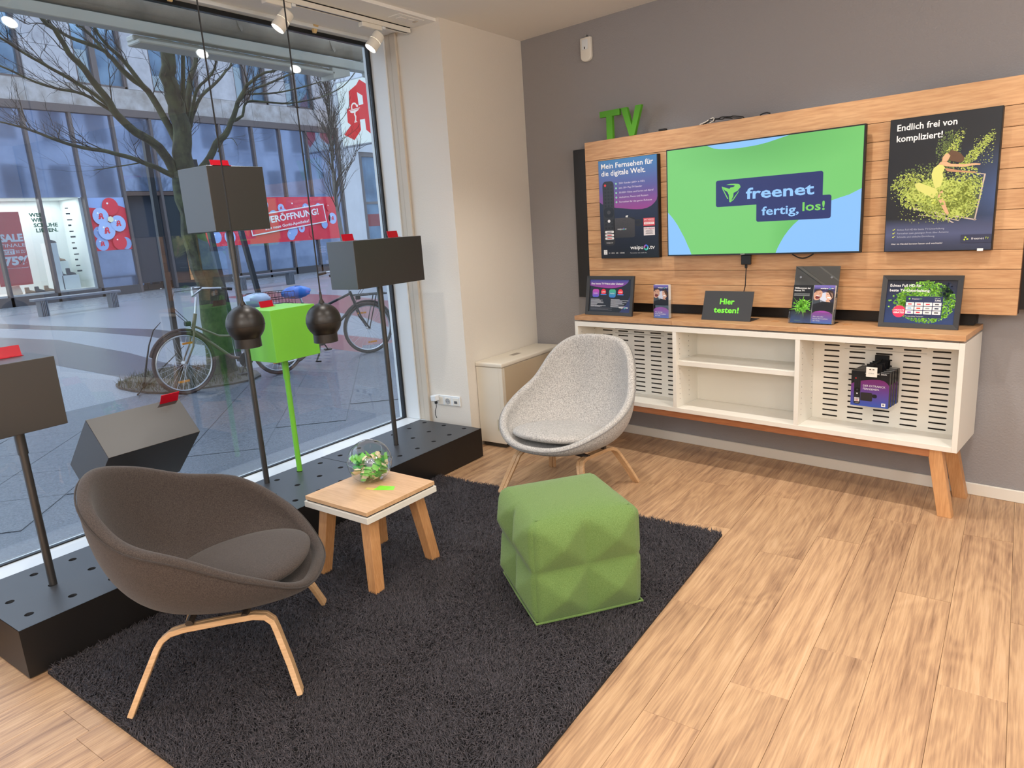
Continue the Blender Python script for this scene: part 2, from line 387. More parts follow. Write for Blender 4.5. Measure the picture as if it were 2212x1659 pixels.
# floor: subfloor and planks
fl = struct('floor')
MB().box(-0.70, 5.8, -8.6, 0.0, -0.06, -0.008).build('subfloor', mat('subfloor_joint', rgb(96, 72, 52), 0.9), fl)
PW, PL = 0.1965, 1.30
JY = {0: -1.753, -1: -2.287, -2: -1.70, -3: -2.267, -4: -1.316, -5: -1.600, -6: -2.20, -13: -3.989}
TW = math.tan(-PHI)
tmpl = None
for ci in range(-20, 10):
    x = 3.250 + ci * PW
    y = JY.get(ci, -0.2 - ((ci * 0.437) % 1.0) * PL)
    while y > -7.0: y -= PL
    xa, xb = max(x, -0.62), min(x + PW, 5.3)
    while y < -0.001 and xb > xa:
        ya_, yb_ = min(y + PL, -TW * xa), min(y + PL, -TW * xb)
        if yb_ - y > PL - 0.0005 and xb - xa > PW - 0.001:
            if tmpl is None:
                tmpl = MB().box(0.0005, PW - 0.0005, 0.0005, PL - 0.0005, -0.008, 0.0).build('plank', m_plank, fl, bevel=0.0008); o = tmpl
            else: o = tmpl.copy(); C.objects.link(o); o.parent = fl
            o.location = (x, y, 0)
        elif yb_ - y > 0.02:
            MB().hexa([(xa + .0005, y + .0005, -.008), (xb - .0005, y + .0005, -.008), (xb - .0005, yb_ - .0005, -.008), (xa + .0005, ya_ - .0005, -.008), (xa + .0005, y + .0005, 0), (xb - .0005, y + .0005, 0), (xb - .0005, yb_ - .0005, 0), (xa + .0005, ya_ - .0005, 0)]).build('plank', m_plank, fl)
        y += PL

# shop window
wi = struct('window_1')
YE = -5.6
MB().box(-0.66, -0.408, YE, YP, 0.12, 0.178).box(-0.70, -0.6605, YE, YP, 0.12, 0.172).build('sill', m_whitef, wi, bevel=0.002)
MB().box(-0.70, -0.575, YE, YP, 2.878, ZS).build('head_frame', m_whitef, wi, bevel=0.002)
MB().box(-0.70, -0.487, -0.958, YP, 0.1785, ZS - .0005).build('jamb_frame', m_whitef, wi, bevel=0.003)
MB().box(-0.70, -0.575, YE, YE + .08, 0.1785, ZS - .0005).build('jamb_frame', m_whitef, wi, bevel=0.003)
MB().box(-0.658, -0.625, YE + .08, -0.958, 2.853, 2.8775).box(-0.658, -0.625, -0.974, -0.9585, 0.179, 2.853).box(-0.654, -0.628, YE + .08, -0.974, 0.1785, 0.1845).build('gasket', m_black, wi)
MB().box(-0.4865, -0.441, YP - 0.014, YP - 0.0005, 0.1785, ZS - .0005).build('cover_strip', m_beigestrip, wi, bevel=0.002)
MB().box(-0.437, -0.382, YP - 0.022, YP - 0.0005, 0.165, ZS - .0005).build('cover_strip', m_beigestrip, wi, bevel=0.004)
MB().box(-0.645, -0.640, YE + .08, -0.9745, 0.185, 2.8525).build('pane', m_pane, wi)
m_yel = mat('yellowed_plastic', rgb(214, 184, 130), 0.5)
for y in (-2.42, -1.46):
    MB().hexa([(-0.60, y - .012, 2.855), (-0.59, y - .012, 2.855), (-0.59, y + .012, 2.855), (-0.60, y + .012, 2.855), (-0.60, y - .02, 2.8995), (-0.57, y - .02, 2.8995), (-0.57, y + .02, 2.8995), (-0.60, y + .02, 2.8995)]).build('clip', m_yel, wi)

# track and spots
tr = thing('light_track', 'white ceiling track rail running along the top of the shop window', 'track', (-0.25, -3.2, ZS))
MB().box(-0.272, -0.262, -5.3, -0.96, ZS - .034, ZS - .0005).box(-0.238, -0.228, -5.3, -0.96, ZS - .034, ZS - .0005).box(-0.272, -0.228, -5.3, -0.96, ZS - .008, ZS - .0005).box(-0.272, -0.228, -0.962, -0.96, ZS - .034, ZS - .0005).build('rail', m_white, tr, bevel=0.001)
MB().box(-0.261, -0.239, -5.3, -0.965, ZS - .030, ZS - .0085).build('conductor', m_black, tr)
def track_spot(y, lab):
    t = thing('track_spotlight', lab, 'spotlight', (-0.25, y, ZS - .034), 0, 'spotlights on the window track')
    MB().box(-0.270, -0.230, y - .13, y + .04, ZS - .062, ZS - .0345).build('adapter', m_white, t, bevel=0.003)
    MB().box(-0.272, -0.228, y + .042, y + .07, ZS - .050, ZS - .0345).build('adapter_latch', m_whitef, t, bevel=0.003)
    MB().cyl((-0.25, y + .01, ZS - .062), (-0.25, y + .01, ZS - .10), 0.007, 12).build('stem', m_white, t, smooth=True)
    ax = Vector((-0.30, -0.55, -0.80)).normalized(); c = Vector((-0.255, y - .01, ZS - .125))
    MB().lathe(c, [(0.0, -0.055), (0.028, -0.055), (0.036, -0.048), (0.0375, -0.02), (0.0375, 0.0)], 28, ax).build('rear_housing', m_white, t, smooth=True)
    MB().lathe(c, [(0.036, 0.0), (0.036, 0.002), (0.038, 0.002), (0.040, 0.055), (0.037, 0.060), (0.034, 0.056)], 28, ax).build('front_housing', m_white, t, smooth=True)
    MB().lathe(c, [(0.0, 0.0545), (0.034, 0.0545)], 28, ax).build('lens', m_lampglow, t)
    spot('track_spot_light', tuple(c + ax * 0.068), tuple(c + Vector((-0.1, -0.35, -1.0))), 26, (0.88, 0.93, 1.0), 78, 0.5, 0.035)
track_spot(-1.26, 'white track spotlight at the pillar end of the rail')
track_spot(-1.96, 'white track spotlight behind the taut cable, second from the pillar')
track_spot(-3.0, 'white track spotlight above the left of the window')
track_spot(-4.1, 'white track spotlight nearest the entrance end of the rail')

sp = thing('ceiling_switch_plate', 'flat cream switch plate screwed to the soffit beside the track end', 'switch', (-0.1, -1.13, ZS))
MB().box(-0.155, -0.05, -1.245, -1.02, ZS - .006, ZS - .0005).build('plate', m_ceil, sp, bevel=0.002)
for y in (-1.205, -1.135): MB().box(-0.125, -0.08, y, y + .055, ZS - .011, ZS - .0065).build('rocker', m_ceil, sp, bevel=0.002)
MB().box(-0.12, -0.085, -1.06, -1.04, ZS - .010, ZS - .0065).build('button', m_beigestrip, sp, bevel=0.002)

# double socket on the reveal
so = thing('wall_socket', 'white three gang wall socket plate low on the window reveal', 'socket', (-0.199, YP, 0.345))
MB().box(-0.314, -0.084, YP - .010, YP - .0005, 0.313, 0.388).build('plate', m_whitef, so, bevel=0.004, seg=2)
for x in (-0.275, -0.199, -0.123): MB().box(x - .028, x + .028, YP - .0125, YP - .0105, 0.317, 0.373).build('insert', m_white, so, bevel=0.001)
MB().lathe((-0.199, YP - .0127, 0.345), [(0.0225, 0.0), (0.0225, 0.002), (0.021, 0.002), (0.020, 0.0005), (0.0, 0.0005)], 24, (0, -1, 0)).build('outlet_ring', mat('socket_grey', rgb(170, 170, 170), 0.5), so, smooth=True)
for dx in (-.009, .009): MB().cyl((-0.199 + dx, YP - .0128, 0.345), (-0.199 + dx, YP - .0140, 0.345), 0.0028, 8).build('pin_hole', m_hole, so)
MB().box(-0.137, -0.109, YP - .0145, YP - .0128, 0.333, 0.353).build('network_jack', mat('jack_grey', rgb(90, 90, 92), 0.5), so)
pl = thing('plug_adapter', 'white plug adapter in the left outlet of the wall socket', 'plug', (-0.30, YP - .0125, 0.345))
MB().obox((-0.325, YP - .060, 0.345), (.050, 0, .004), (0, .045, 0.0), (-.004, 0, .042)).build('body', m_whitef, pl, bevel=0.004)
MB().box(-0.300, -0.283, YP - .05, YP - .030, 0.325, 0.3445).build('black_plug', m_black, pl, bevel=0.003)
MB().tube([(-0.292, YP - .04, 0.325), (-0.292, YP - .04, 0.30), (-0.306, YP - .04, 0.27), (-0.310, YP - .038, 0.235), (-0.303, YP - .034, 0.212)], 0.0028, 6).build('cord', m_black, pl, smooth=True)

# motion sensor
XF[0] = WALL
al = thing('motion_sensor', 'white rounded motion sensor high on the grey wall', 'sensor', (0.6170, 0, 2.74))
pf = [(0.5720, 2.815), (0.5720, 2.69), (0.5780, 2.672), (0.5950, 2.662), (0.6170, 2.659), (0.6390, 2.662), (0.6560, 2.672), (0.6620, 2.69), (0.6620, 2.815)]
MB().prism(pf, (0, -0.0005, 0), (1, 0, 0), (0, 0, 1), (0, -1, 0), 0.030).build('housing', m_white, al, bevel=0.008, seg=3, smooth=True)
MB().box(0.5920, 0.6420, -0.038, -0.0305, 2.735, 2.80).build('lens_cover', m_whitef, al, bevel=0.006, seg=2, smooth=True)
MB().box(0.6135, 0.6205, -0.0395, -0.0382, 2.738, 2.752).build('indicator', m_black, al)
MB().cyl((0.6170, -.0005, 2.826), (0.6170, -0.02, 2.826), 0.006, 10).build('screw', m_steel, al)
XF[0] = WORLD

# ------------------------------------------------------------------ window display platforms
def holed_plate(mb, cells, z, th, hole):
    """cells: (x0,x1,y0,y1,cx,cy) ; hole: list of 16 offsets (ccw from angle 0); plate top at z with walls of the hole th deep"""
    for x0, x1, y0, y1, cx, cy in cells:
        n = len(hole); out = []
        for (hx, hy) in hole:
            q = math.atan2(hy / ((y1 - y0)), hx / ((x1 - x0))); dx, dy = math.cos(q), math.sin(q)
            t = min((((x1 if dx > 0 else x0) - cx) / dx) if abs(dx) > 1e-6 else 1e9, (((y1 if dy > 0 else y0) - cy) / dy) if abs(dy) > 1e-6 else 1e9)
            out.append((cx + dx * t, cy + dy * t))
        inn = [(cx + hx, cy + hy) for hx, hy in hole]
        vs = [(x, y, z) for x, y in out] + [(x, y, z) for x, y in inn] + [(x, y, z - th) for x, y in inn]
        fs = []
        for i in range(n):
            j = (i + 1) % n
            fs.append((i, j, n + j, n + i)); fs.append((n + i, n + j, 2 * n + j, 2 * n + i))
        cs = [(x0, y0), (x1, y0), (x1, y1), (x0, y1)]
        k = mb.add(vs, fs)
        for (qx, qy) in cs:   # corner triangles
            best = [i for i in range(n) if abs(out[i][0] - qx) < 1e-9 or abs(out[i][1] - qy) < 1e-9]
            best = [i for i in range(n) if (abs(out[i][0] - qx) < 1e-9 and abs(out[(i + 1) % n][1] - qy) < 1e-9) or (abs(out[i][1] - qy) < 1e-9 and abs(out[(i + 1) % n][0] - qx) < 1e-9)]
            for i in best:
                j = (i + 1) % n
                if out[i][0] != out[j][0] and out[i][1] != out[j][1]:
                    c = len(mb.v); mb.v.append((qx, qy, z)); mb.f.append((k + i, c, k + j)); mb.mi.append(mb.cur)
PH = 0.2083
circ = [(0.017 * math.cos(2 * PI * (i + .5) / 16), 0.017 * math.sin(2 * PI * (i + .5) / 16)) for i in range(16)]
HX = (-0.314, -0.126, 0.063); XB = (-0.405, -0.220, -0.0315, 0.1758)
labs = ['long low black display platform in the window, section nearest the pillar', 'long low black display platform in the window, middle section behind the small table', 'long low black display platform in the window, end section beside the brown armchair']
for si in range(3):
    ya = (-1.043, -1.9855, -2.9585)[si]; yb = (-1.985, -2.958, -3.93)[si]
    pf_ = thing('display_platform', labs[si], 'platform', (-0.14, (ya + yb) / 2, 0), 0, 'platform sections along the window')
    cells = []
    for r in range(6):
        yc = -1.0935 - (si * 6 + r) * 0.1622
        y1 = ya if r == 0 else yc + .0811; y0 = yb if r == 5 else yc - .0811
        for q in range(3): cells.append((XB[q], XB[q + 1], y0, y1, HX[q], yc))
    mb = MB(); holed_plate(mb, cells, PH, 0.02, circ); mb.build('top_plate', m_plat, pf_)
    MB().box(0.1738, 0.1758, yb, ya, 0.006, PH).box(-0.405, -0.403, yb, ya, 0.006, PH).box(-0.403, 0.1738, yb, yb + .002, 0.006, PH).box(-0.403, 0.1738, ya - .002, ya, 0.006, PH).build('side_panel', m_blackm, pf_)
    MB().box(-0.38, 0.15, yb + .02, ya - .02, 0.0, 0.15).build('inner_box', m_hole, pf_)

# ------------------------------------------------------------------ display stands with boxes
def red_clip(parent, c, wdir, w, h, lean=0.25, m=None):
    """tilted red acrylic card holder on a box top: c = middle of its foot, wdir = direction of its width"""
    c = Vector(c); wd = Vector(wdir).normalized(); n = Vector((0, 0, 1)).cross(wd)
    up = (Vector((0, 0, 1)) + n * lean).normalized()
    a = c - wd * w / 2
    return MB().obox(a, wd * w, n * 0.0025, up * h).obox(a + wd * w * .0, wd * w, n * -0.018, Vector((0, 0, 0.002))).build('card_holder', m_red, parent)
def stand(name, label, px, py, box, mbox, zb, sleeve=0.14, clips=(), mp_=None):
    t = thing(name, label, 'display stand', (px, py, PH), 0, 'box stands in the shop window')
    mp_ = mp_ or mbox
    MB().cyl((px, py, PH + .0005), (px, py, zb - sleeve), 0.0160, 18).build('pole', mp_, t, smooth=True)
    MB().cyl((px, py, zb - sleeve - .01), (px, py, zb - .001), 0.0195, 18).build('pole_sleeve', mp_, t, smooth=True)
    b = MB()
    x0, x1, y0, y1, z0, z1 = box
    b.box(x0, x1, y0, y1, z0, z1); bo = b.build('box', mbox, t, bevel=0.0015)
    for cl in clips: red_clip(bo, *cl)
    return t
m_boxblk = mat('black_coated_sheet', rgb(40, 38, 37), 0.42, spec=1.0, bump=0.06, bscale=1200)
stand('box_stand', 'stand with a wide black box, nearest the pillar', -0.130, -1.578, (-0.235, -0.001, -1.875, -1.290, 1.274, 1.558), m_boxblk, 1.274, 0.16,
      (((-0.12, -1.80, 1.5585), (0, 1, 0), .09, .042), ((-0.09, -1.45, 1.5585), (0, 1, 0), .09, .042)))
stand('box_stand', 'tallest stand, carrying a black cube high in the window', -0.329, -2.450, (-0.447, -0.184, -2.620, -2.289, 1.655, 1.980), m_boxblk, 1.655, 0.14,
      (((-0.20, -2.53, 1.9805), (0, 1, 0), .105, .030),))
stand('box_stand', 'bright green cube on a bright green pole', -0.322, -2.219, (-0.466, -0.184, -2.371, -2.062, 0.918, 1.214), m_green, 0.918, 0.12,
      (((-0.40, -2.23, 1.2145), (0, 1, 0), .09, .036),))
stand('box_stand', 'stand with a black box cut off at the left edge', -0.127, -3.685, (-0.270, 0.0, -3.826, -3.545, 0.910, 1.195), m_boxblk, 0.910, 0.10,
      (((-0.19, -3.65, 1.1955), (0, 1, 0), .12, .045),))
# tilted box, turned about its long axis
t = thing('box_stand', 'black box tilted on edge above the brown armchair', 'display stand', (-0.20, -3.20, PH), 0, 'box stands in the shop window')
MB().cyl((-0.20, -3.20, PH + .0005), (-0.20, -3.20, 0.50), 0.0160, 18).build('pole', m_boxblk, t, smooth=True)
MB().cyl((-0.20, -3.20, 0.36), (-0.20, -3.20, 0.50), 0.0190, 18).build('pole_sleeve', m_boxblk, t, smooth=True)
T_, F_ = Vector((-0.150, 0, .872)), Vector((0.0, 0, 0.715))
e1 = F_ - T_
e2 = Vector((e1.z, 0, -e1.x)).normalized() * 0.357
if e2.z > 0: e2 = -e2
y0, y1 = -3.418, -2.985
bo = MB().obox(T_ + Vector((0, y0, 0)), e1, (0, y1 - y0, 0), e2).build('box', m_boxblk, t, bevel=0.0015)
cc = T_ + e1 * .06 + Vector((0, y1 - .055, 0))
nn = Vector((-e1.z, 0, e1.x)).normalized(); nn = nn if nn.z > 0 else -nn
MB().obox(cc + Vector((0, -.045, 0)) + nn * .001, (0, .09, 0), e1.normalized() * .003, (nn * .05 - e1.normalized() * .014)).build('card_holder', m_red, bo)

# ------------------------------------------------------------------ pendant lamps
m_pend = mat('black_satin_lacquer', rgb(28, 25, 23), 0.38)
def pendant(x, y, z, lab):
    t = thing('pendant_lamp', lab, 'lamp', (x, y, ZC), 0, 'ball pendants hanging before the window')
    R = 0.079
    MB().lathe((x, y, z), [(0.0, R + .003), (.012, R + .002)] + [(R * math.sin(a), R * math.cos(a)) for a in [PI * (k + .9) / 24 for k in range(2, 18)]] + [(0.054, -0.060)], 40).build('ball_shade', m_pend, t, smooth=True)
    MB().lathe((x, y, z), [(0.054, -0.0605), (0.0545, -0.098), (0.050, -0.100), (0.048, -0.072), (0.0, -0.070)], 40).build('lower_ring', m_pend, t, smooth=True, angle=30)
    MB().lathe((x, y, z), [(R + .0004, -.006), (R + .0009, -.005), (R + .0004, -.004)], 40).build('seam', m_black, t, smooth=True)
    MB().lathe((x, y, z), [(.015, R - .002), (.013, R + .004), (.006, R + .018), (.0055, R + .048), (.003, R + .050)], 16).build('cord_grip', m_pend, t, smooth=True)
    MB().cyl((x, y, z + R + .045), (x, y, ZC - .02), 0.0032, 8).build('cable', m_black, t, smooth=True)
    MB().lathe((x, y, ZC), [(0, -.022), (.045, -.022), (.05, -.018), (.05, -.0005)], 24).build('ceiling_rose', m_pend, t, smooth=True)
pendant(0.530, -3.006, 1.258, 'black ball pendant lamp hanging before the tall black cube stand')
pendant(0.611, -2.660, 1.224, 'black ball pendant lamp hanging in front of the green cube, nearer the pillar')

# ------------------------------------------------------------------ fan coil unit
m_unit = mat('cream_metal', rgb(222, 214, 198), 0.4); m_unitp = mat('beige_panel', rgb(196, 178, 150), 0.5)
fc = thing('fan_coil_heater', 'long cream convector heater against the cream wall in the corner', 'heater', (0.12, -0.43, 0))
MB().box(0.004, 0.236, -0.837, -0.045, 0.035, 0.600).build('casing', m_unit, fc, bevel=0.002)
MB().box(0.002, 0.243, -0.8434, -0.042, 0.6015, 0.6345).build('top_cover', m_unit, fc, bevel=0.010, seg=4, smooth=True)
MB().box(0.2365, 0.2385, -0.805, -0.055, 0.10, 0.598).build('front_panel', m_unitp, fc, bevel=0.0008)
MB().box(0.020, 0.205, -0.8382, -0.8374, 0.05, 0.598).build('end_panel', m_unit, fc)
MB().box(0.02, 0.215, -0.815, -0.06, 0.0, 0.0345).build('foot', mat('dark_base', rgb(60, 55, 48), 0.7), fc)
MB().box(0.10, 0.145, -0.55, -0.45, 0.635, 0.6357).build('grille_slot', mat('slot_grey', rgb(150, 142, 130), 0.6), fc)
sh = Sheet((0.168, -0.8384, 0.13), (1, 0, 0), (0, 0, 1))
sh.rect(0, 0, .052, .088, rgb(214, 206, 178))
for i in range(11): sh.rect(.004, .006 + i * .0065, .004 + .03 + (i * 7 % 5) * .003, .0085 + i * .0065, rgb(110, 104, 90))
sh.rect(.006, .078, .04, .084, rgb(40, 38, 34)); sh.build('rating_label', m_print, fc)

# ------------------------------------------------------------------ rug
TLq, TRq, BRq, BLq = Vector((0.180, -1.512, 0)), Vector((2.060, -1.524, 0)), Vector((2.118, -3.895, 0)), Vector((0.195, -3.875, 0))
rug = thing('shag_rug', 'dark grey shaggy rug under the armchair, table and pouf', 'rug', (1.12, -2.7, 0))
MB().hexa([BLq, BRq, TRq, TLq, BLq + Vector((0, 0, .010)), BRq + Vector((0, 0, .010)), TRq + Vector((0, 0, .010)), TLq + Vector((0, 0, .010))]).build('backing', mat('rug_backing', rgb(30, 29, 31), 0.95), rug)
rg = np.random.default_rng(3)
NT = 140000
u_ = rg.random(NT); v_ = rg.random(NT)
q = [np.array(p[:]) for p in (BLq, BRq, TRq, TLq)]
base = (q[0][None] * ((1 - u_) * (1 - v_))[:, None] + q[1][None] * (u_ * (1 - v_))[:, None] + q[2][None] * (u_ * v_)[:, None] + q[3][None] * ((1 - u_) * v_)[:, None])
# lean direction varies in soft patches, plus random
pa = np.sin(base[:, 0] * 9 + 1.7 * np.sin(base[:, 1] * 7)) * 1.8 + np.cos(base[:, 1] * 11 + base[:, 0] * 5) * 1.5
an = pa + rg.normal(0, 1.3, NT)
ln = 0.020 + 0.012 * rg.random(NT)
dirx, diry = np.cos(an), np.sin(an)
lean = 0.35 + 0.7 * rg.random(NT)
wdt = 0.0017 + 0.0007 * rg.random(NT)
top = base.copy(); top[:, 2] = 0.006
mid = top + np.stack([dirx * ln * lean * .35, diry * ln * lean * .35, ln * .62], 1)
an2 = an + rg.normal(0, .8, NT)
tip = mid + np.stack([np.cos(an2) * ln * lean * .75, np.sin(an2) * ln * lean * .75, ln * (.50 - .35 * lean)], 1)
sx, sy = -diry, dirx
side = np.stack([sx, sy, np.zeros(NT)], 1); fw_ = np.stack([dirx, diry, np.zeros(NT)], 1)
def ring(c, r):
    return [c + side * r[:, None], c - side * (r * .5)[:, None] + fw_ * (r * .87)[:, None], c - side * (r * .5)[:, None] - fw_ * (r * .87)[:, None]]
V7 = ring(top, wdt) + ring(mid, wdt) + [tip]
V7 = np.stack(V7, 1).reshape(-1, 3).astype(np.float32)
k = np.arange(NT)[:, None] * 7
tri = np.array([[0, 1, 4], [0, 4, 3], [1, 2, 5], [1, 5, 4], [2, 0, 3], [2, 3, 5], [3, 4, 6], [4, 5, 6], [5, 3, 6]])
F = (k[:, :, None] + tri[None]).reshape(-1, 3)
me = bpy.data.meshes.new('pile')
me.vertices.add(len(V7)); 
V7b = V7 - np.array([1.12, -2.7, 0], dtype=np.float32)
me.vertices.foreach_set('co', V7b.ravel())
me.loops.add(len(F) * 3); me.loops.foreach_set('vertex_index', F.astype(np.int32).ravel())
me.polygons.add(len(F)); me.polygons.foreach_set('loop_start', np.arange(0, len(F) * 3, 3, dtype=np.int32)); me.polygons.foreach_set('loop_total', np.full(len(F), 3, dtype=np.int32))
me.update(); me.validate()
mr = mat('rug_yarn', rgb(54, 51, 55), 0.85, vscale=60, col2=rgb(84, 79, 84)); me.materials.append(mr)
o = bpy.data.objects.new('pile', me); C.objects.link(o); o.parent = rug; o['kind'] = 'stuff'

# ------------------------------------------------------------------ lounge chairs
def catmull(cp, n):
    """periodic interpolation of (deg, r, z, ...) control points -> n samples"""
    cp = sorted(cp); out = []
    m = len(cp)
    for i in range(n):
        a = 360.0 * i / n
        for j in range(m):
            a0 = cp[j][0]; a1 = cp[(j + 1) % m][0] + (360 if j == m - 1 else 0)
            aa = a if a >= cp[0][0] else a + 360
            if a0 <= aa < a1 or (j == m - 1 and aa >= a0):
                t = (aa - a0) / (a1 - a0); P = [cp[(j - 1) % m], cp[j], cp[(j + 1) % m], cp[(j + 2) % m]]
                v = []
                for k in range(1, len(cp[0])):
                    p0, p1, p2, p3 = (p[k] for p in P)
                    v.append(0.5 * (2 * p1 + (p2 - p0) * t + (2 * p0 - 5 * p1 + 4 * p2 - p3) * t * t + (3 * p1 - p0 - 3 * p2 + p3) * t ** 3))
                out.append(v); break
    return out
def fabric(name, c1, c2, scale, rough=0.95, bump=0.35):
    m = mat(name, c1, rough, vscale=scale, col2=c2, bump=bump, bscale=scale * 1.6, spec=0.2)
    m.node_tree.nodes['Principled BSDF'].inputs['Sheen Weight'].default_value = 0.15
    return m
def lounge(name, label, loc, rotz, rim, fab, fabp, legm, barm, cush=(0.075, .258, .262, .412), base=(0.0, 0.295)):
    """+x is forward. rim: (deg, radius, z) ; deg 0 = front, 90 = left"""
    t = thing(name, label, 'armchair', loc, rotz)
    W = wm(t)
    N = 72; R = catmull(rim, N); M = 12; th = 0.048
    zb = base[1]; bx = base[0]
    def prof(i, s, ins):
        r, z = R[i]; a = 2 * PI * i / N
        h = math.sin(s * PI / 2) ** 0.75; v = (1 - math.cos(s * PI / 2)) ** 1.25
        rr = (r - ins * th) * h; z0 = zb + ins * th
        return Vector((bx + math.cos(a) * rr, math.sin(a) * rr, z0 + (z - z0) * v))
    vs = []; fs = []
    vs.append(Vector((bx, 0, zb)))
    rings = []
    for j in range(1, M + 1):
        rings.append(len(vs)); vs += [prof(i, j / M, 0) for i in range(N)]
    # rounded lip
    for k in (1, 2, 3):
        rings.append(len(vs))
        for i in range(N):
            o_, n_ = prof(i, 1, 0), prof(i, 1, 1); b2 = prof(i, .93, 0); up = (o_ - b2).normalized()
            q = k / 4; vs.append(o_.lerp(n_, (1 - math.cos(q * PI)) / 2) + up * (math.sin(q * PI) * th * .42))
    for j in range(M, 0, -1):
        rings.append(len(vs)); vs += [prof(i, j / M, 1) for i in range(N)]
    last = len(vs); vs.append(Vector((bx, 0, zb + th)))
    for i in range(N): fs.append((0, rings[0] + (i + 1) % N, rings[0] + i)); fs.append((last, rings[-1] + i, rings[-1] + (i + 1) % N))
    for a, b in zip(rings[:-1], rings[1:]):
        for i in range(N): fs.append((a + i, a + (i + 1) % N, b + (i + 1) % N, b + i))
    mb = MB(); mb.add([W @ p for p in vs], fs); sh_ = mb.build('shell', fab, t, smooth=True, sub=1, angle=180)
    pts = [W @ (prof(i, 1, 0) + Vector((math.cos(2 * PI * i / N), math.sin(2 * PI * i / N), 0)) * .0012) for i in range(N)]
    MB().tube(pts, 0.0032, 6, closed=True).build('piping', fabp, sh_, smooth=True)
    # seat cushion
    cx, rx, ry, ct = cush; mb = MB(); n1, n2 = 40, 9; V = []; Fq = []
    for j in range(n2 + 1):
        ph = -PI / 2 + PI * j / n2
        cr = abs(math.cos(ph)) ** 0.45; cz = math.copysign(abs(math.sin(ph)) ** 0.8, math.sin(ph))
        for i in range(n1):
            a = 2 * PI * i / n1; ca, sa = math.cos(a), math.sin(a)
            ex = math.copysign(abs(ca) ** 0.85, ca); ey = math.copysign(abs(sa) ** 0.85, sa)
            fx = 1.0 if ex > 0 else 1.05
            x = cx + rx * ex * cr * fx; y = ry * ey * cr * (1.0 - 0.13 * max(0, -ex))
            z = ct - .032 + .032 * cz + 0.045 * (x - cx) / rx * .55
            V.append(W @ Vector((x, y, z)))
    for j in range(n2):
        for i in range(n1): Fq.append((j * n1 + i, j * n1 + (i + 1) % n1, (j + 1) * n1 + (i + 1) % n1, (j + 1) * n1 + i))
    mb.add(V, Fq); mb.build('seat_cushion', fab, t, smooth=True, sub=1, angle=180)
    # bent plywood side frames
    for sgn in (1, -1):
        P = [(-.275, .318, 0.004), (-.228, .285, .105), (-.180, .245, .205), (-.163, .235, .230), (-.135, .222, .246), (-.09, .214, .252), (.06, .210, .262), (.150, .212, .268), (.192, .218, .264), (.218, .228, .246), (.230, .238, .215), (.268, .280, .105), (.298, .318, 0.004)]
        pts = [W @ Vector((x, y * sgn, z)) for x, y, z in P]
        MB().sweep_rect(pts, 0.026, 0.020, W.to_3x3() @ Vector((0, 1, 0.15 * sgn))).build('leg_frame', legm, t, bevel=0.002)
        pts2 = [W @ Vector((x, (y - .024) * sgn, z)) for x, y, z in P]
        MB().sweep_rect(pts2, 0.018, 0.015, W.to_3x3() @ Vector((0, 1, 0.15 * sgn))).build('inner_ply', legm, t, bevel=0.0015)
    for x in (-.07, .12):
        MB().tube([W @ Vector((x, -.218, .272)), W @ Vector((x, -.12, .284)), W @ Vector((x, .12, .284)), W @ Vector((x, .218, .272))], 0.014, 8).build('crossbar', barm, t, smooth=True)
    return t
f_brown = fabric('brown_grey_wool', rgb(54, 47, 44), rgb(84, 75, 70), 260)
f_brownp = fabric('brown_piping', rgb(46, 40, 38), rgb(70, 62, 58), 400)
f_grey = fabric('light_grey_melange', rgb(132, 130, 128), rgb(206, 202, 197), 150, bump=0.25)
f_greyp = fabric('grey_piping', rgb(110, 108, 106), rgb(150, 147, 144), 400)
m_bar = mat('dark_bronze_steel', rgb(62, 54, 48), 0.5)
lounge('lounge_chair', 'brown-grey upholstered lounge armchair with bent oak legs on the rug', (0.78, -3.427, 0.022), math.radians(42.4),
       [(0, .375, .338), (30, .390, .350), (60, .405, .462), (90, .408, .580), (120, .405, .635), (150, .415, .73), (180, .42, .785), (210, .415, .73), (240, .405, .635), (270, .408, .580), (300, .405, .462), (330, .390, .350)],
       f_brown, f_brownp, m_oakply, m_bar)
lounge('high_back_chair', 'light grey melange high-back armchair with oak legs by the heater', (1.04, -1.300, 0.0), math.radians(-91.6),
       [(0, .375, .352), (30, .392, .372), (60, .405, .445), (90, .405, .525), (118, .410, .62), (138, .430, .78), (155, .435, .855), (180, .405, .875), (205, .435, .855), (222, .430, .78), (242, .410, .62), (270, .405, .525), (300, .405, .445), (330, .392, .372)],
       f_grey, f_greyp, m_oakply, m_bar, cush=(0.085, .250, .272, .418))

# ------------------------------------------------------------------ coffee table
ct = thing('side_table', 'small square beech side table with a white edge band on the rug', 'table', (0.738, -2.611, 0.020), math.radians(-1.5))
Wt = wm(ct)
def tb(mb, x0, x1, y0, y1, z0, z1): mb.add([Wt @ Vector(p) for p in ((x0, y0, z0), (x1, y0, z0), (x1, y1, z0), (x0, y1, z0), (x0, y0, z1), (x1, y0, z1), (x1, y1, z1), (x0, y1, z1))], [(0, 3, 2, 1), (4, 5, 6, 7), (0, 1, 5, 4), (1, 2, 6, 5), (2, 3, 7, 6), (3, 0, 4, 7)]); return mb
tb(MB(), -.213, .213, -.216, .216, .377, .396).build('tabletop', m_beech_y, ct, bevel=0.001)
tb(MB(), -.208, .208, -.211, .211, .371, .3765).build('shadow_gap', m_black, ct)
tb(MB(), -.218, .218, -.221, .221, .342, .3705).build('white_band', m_white, ct, bevel=0.001)
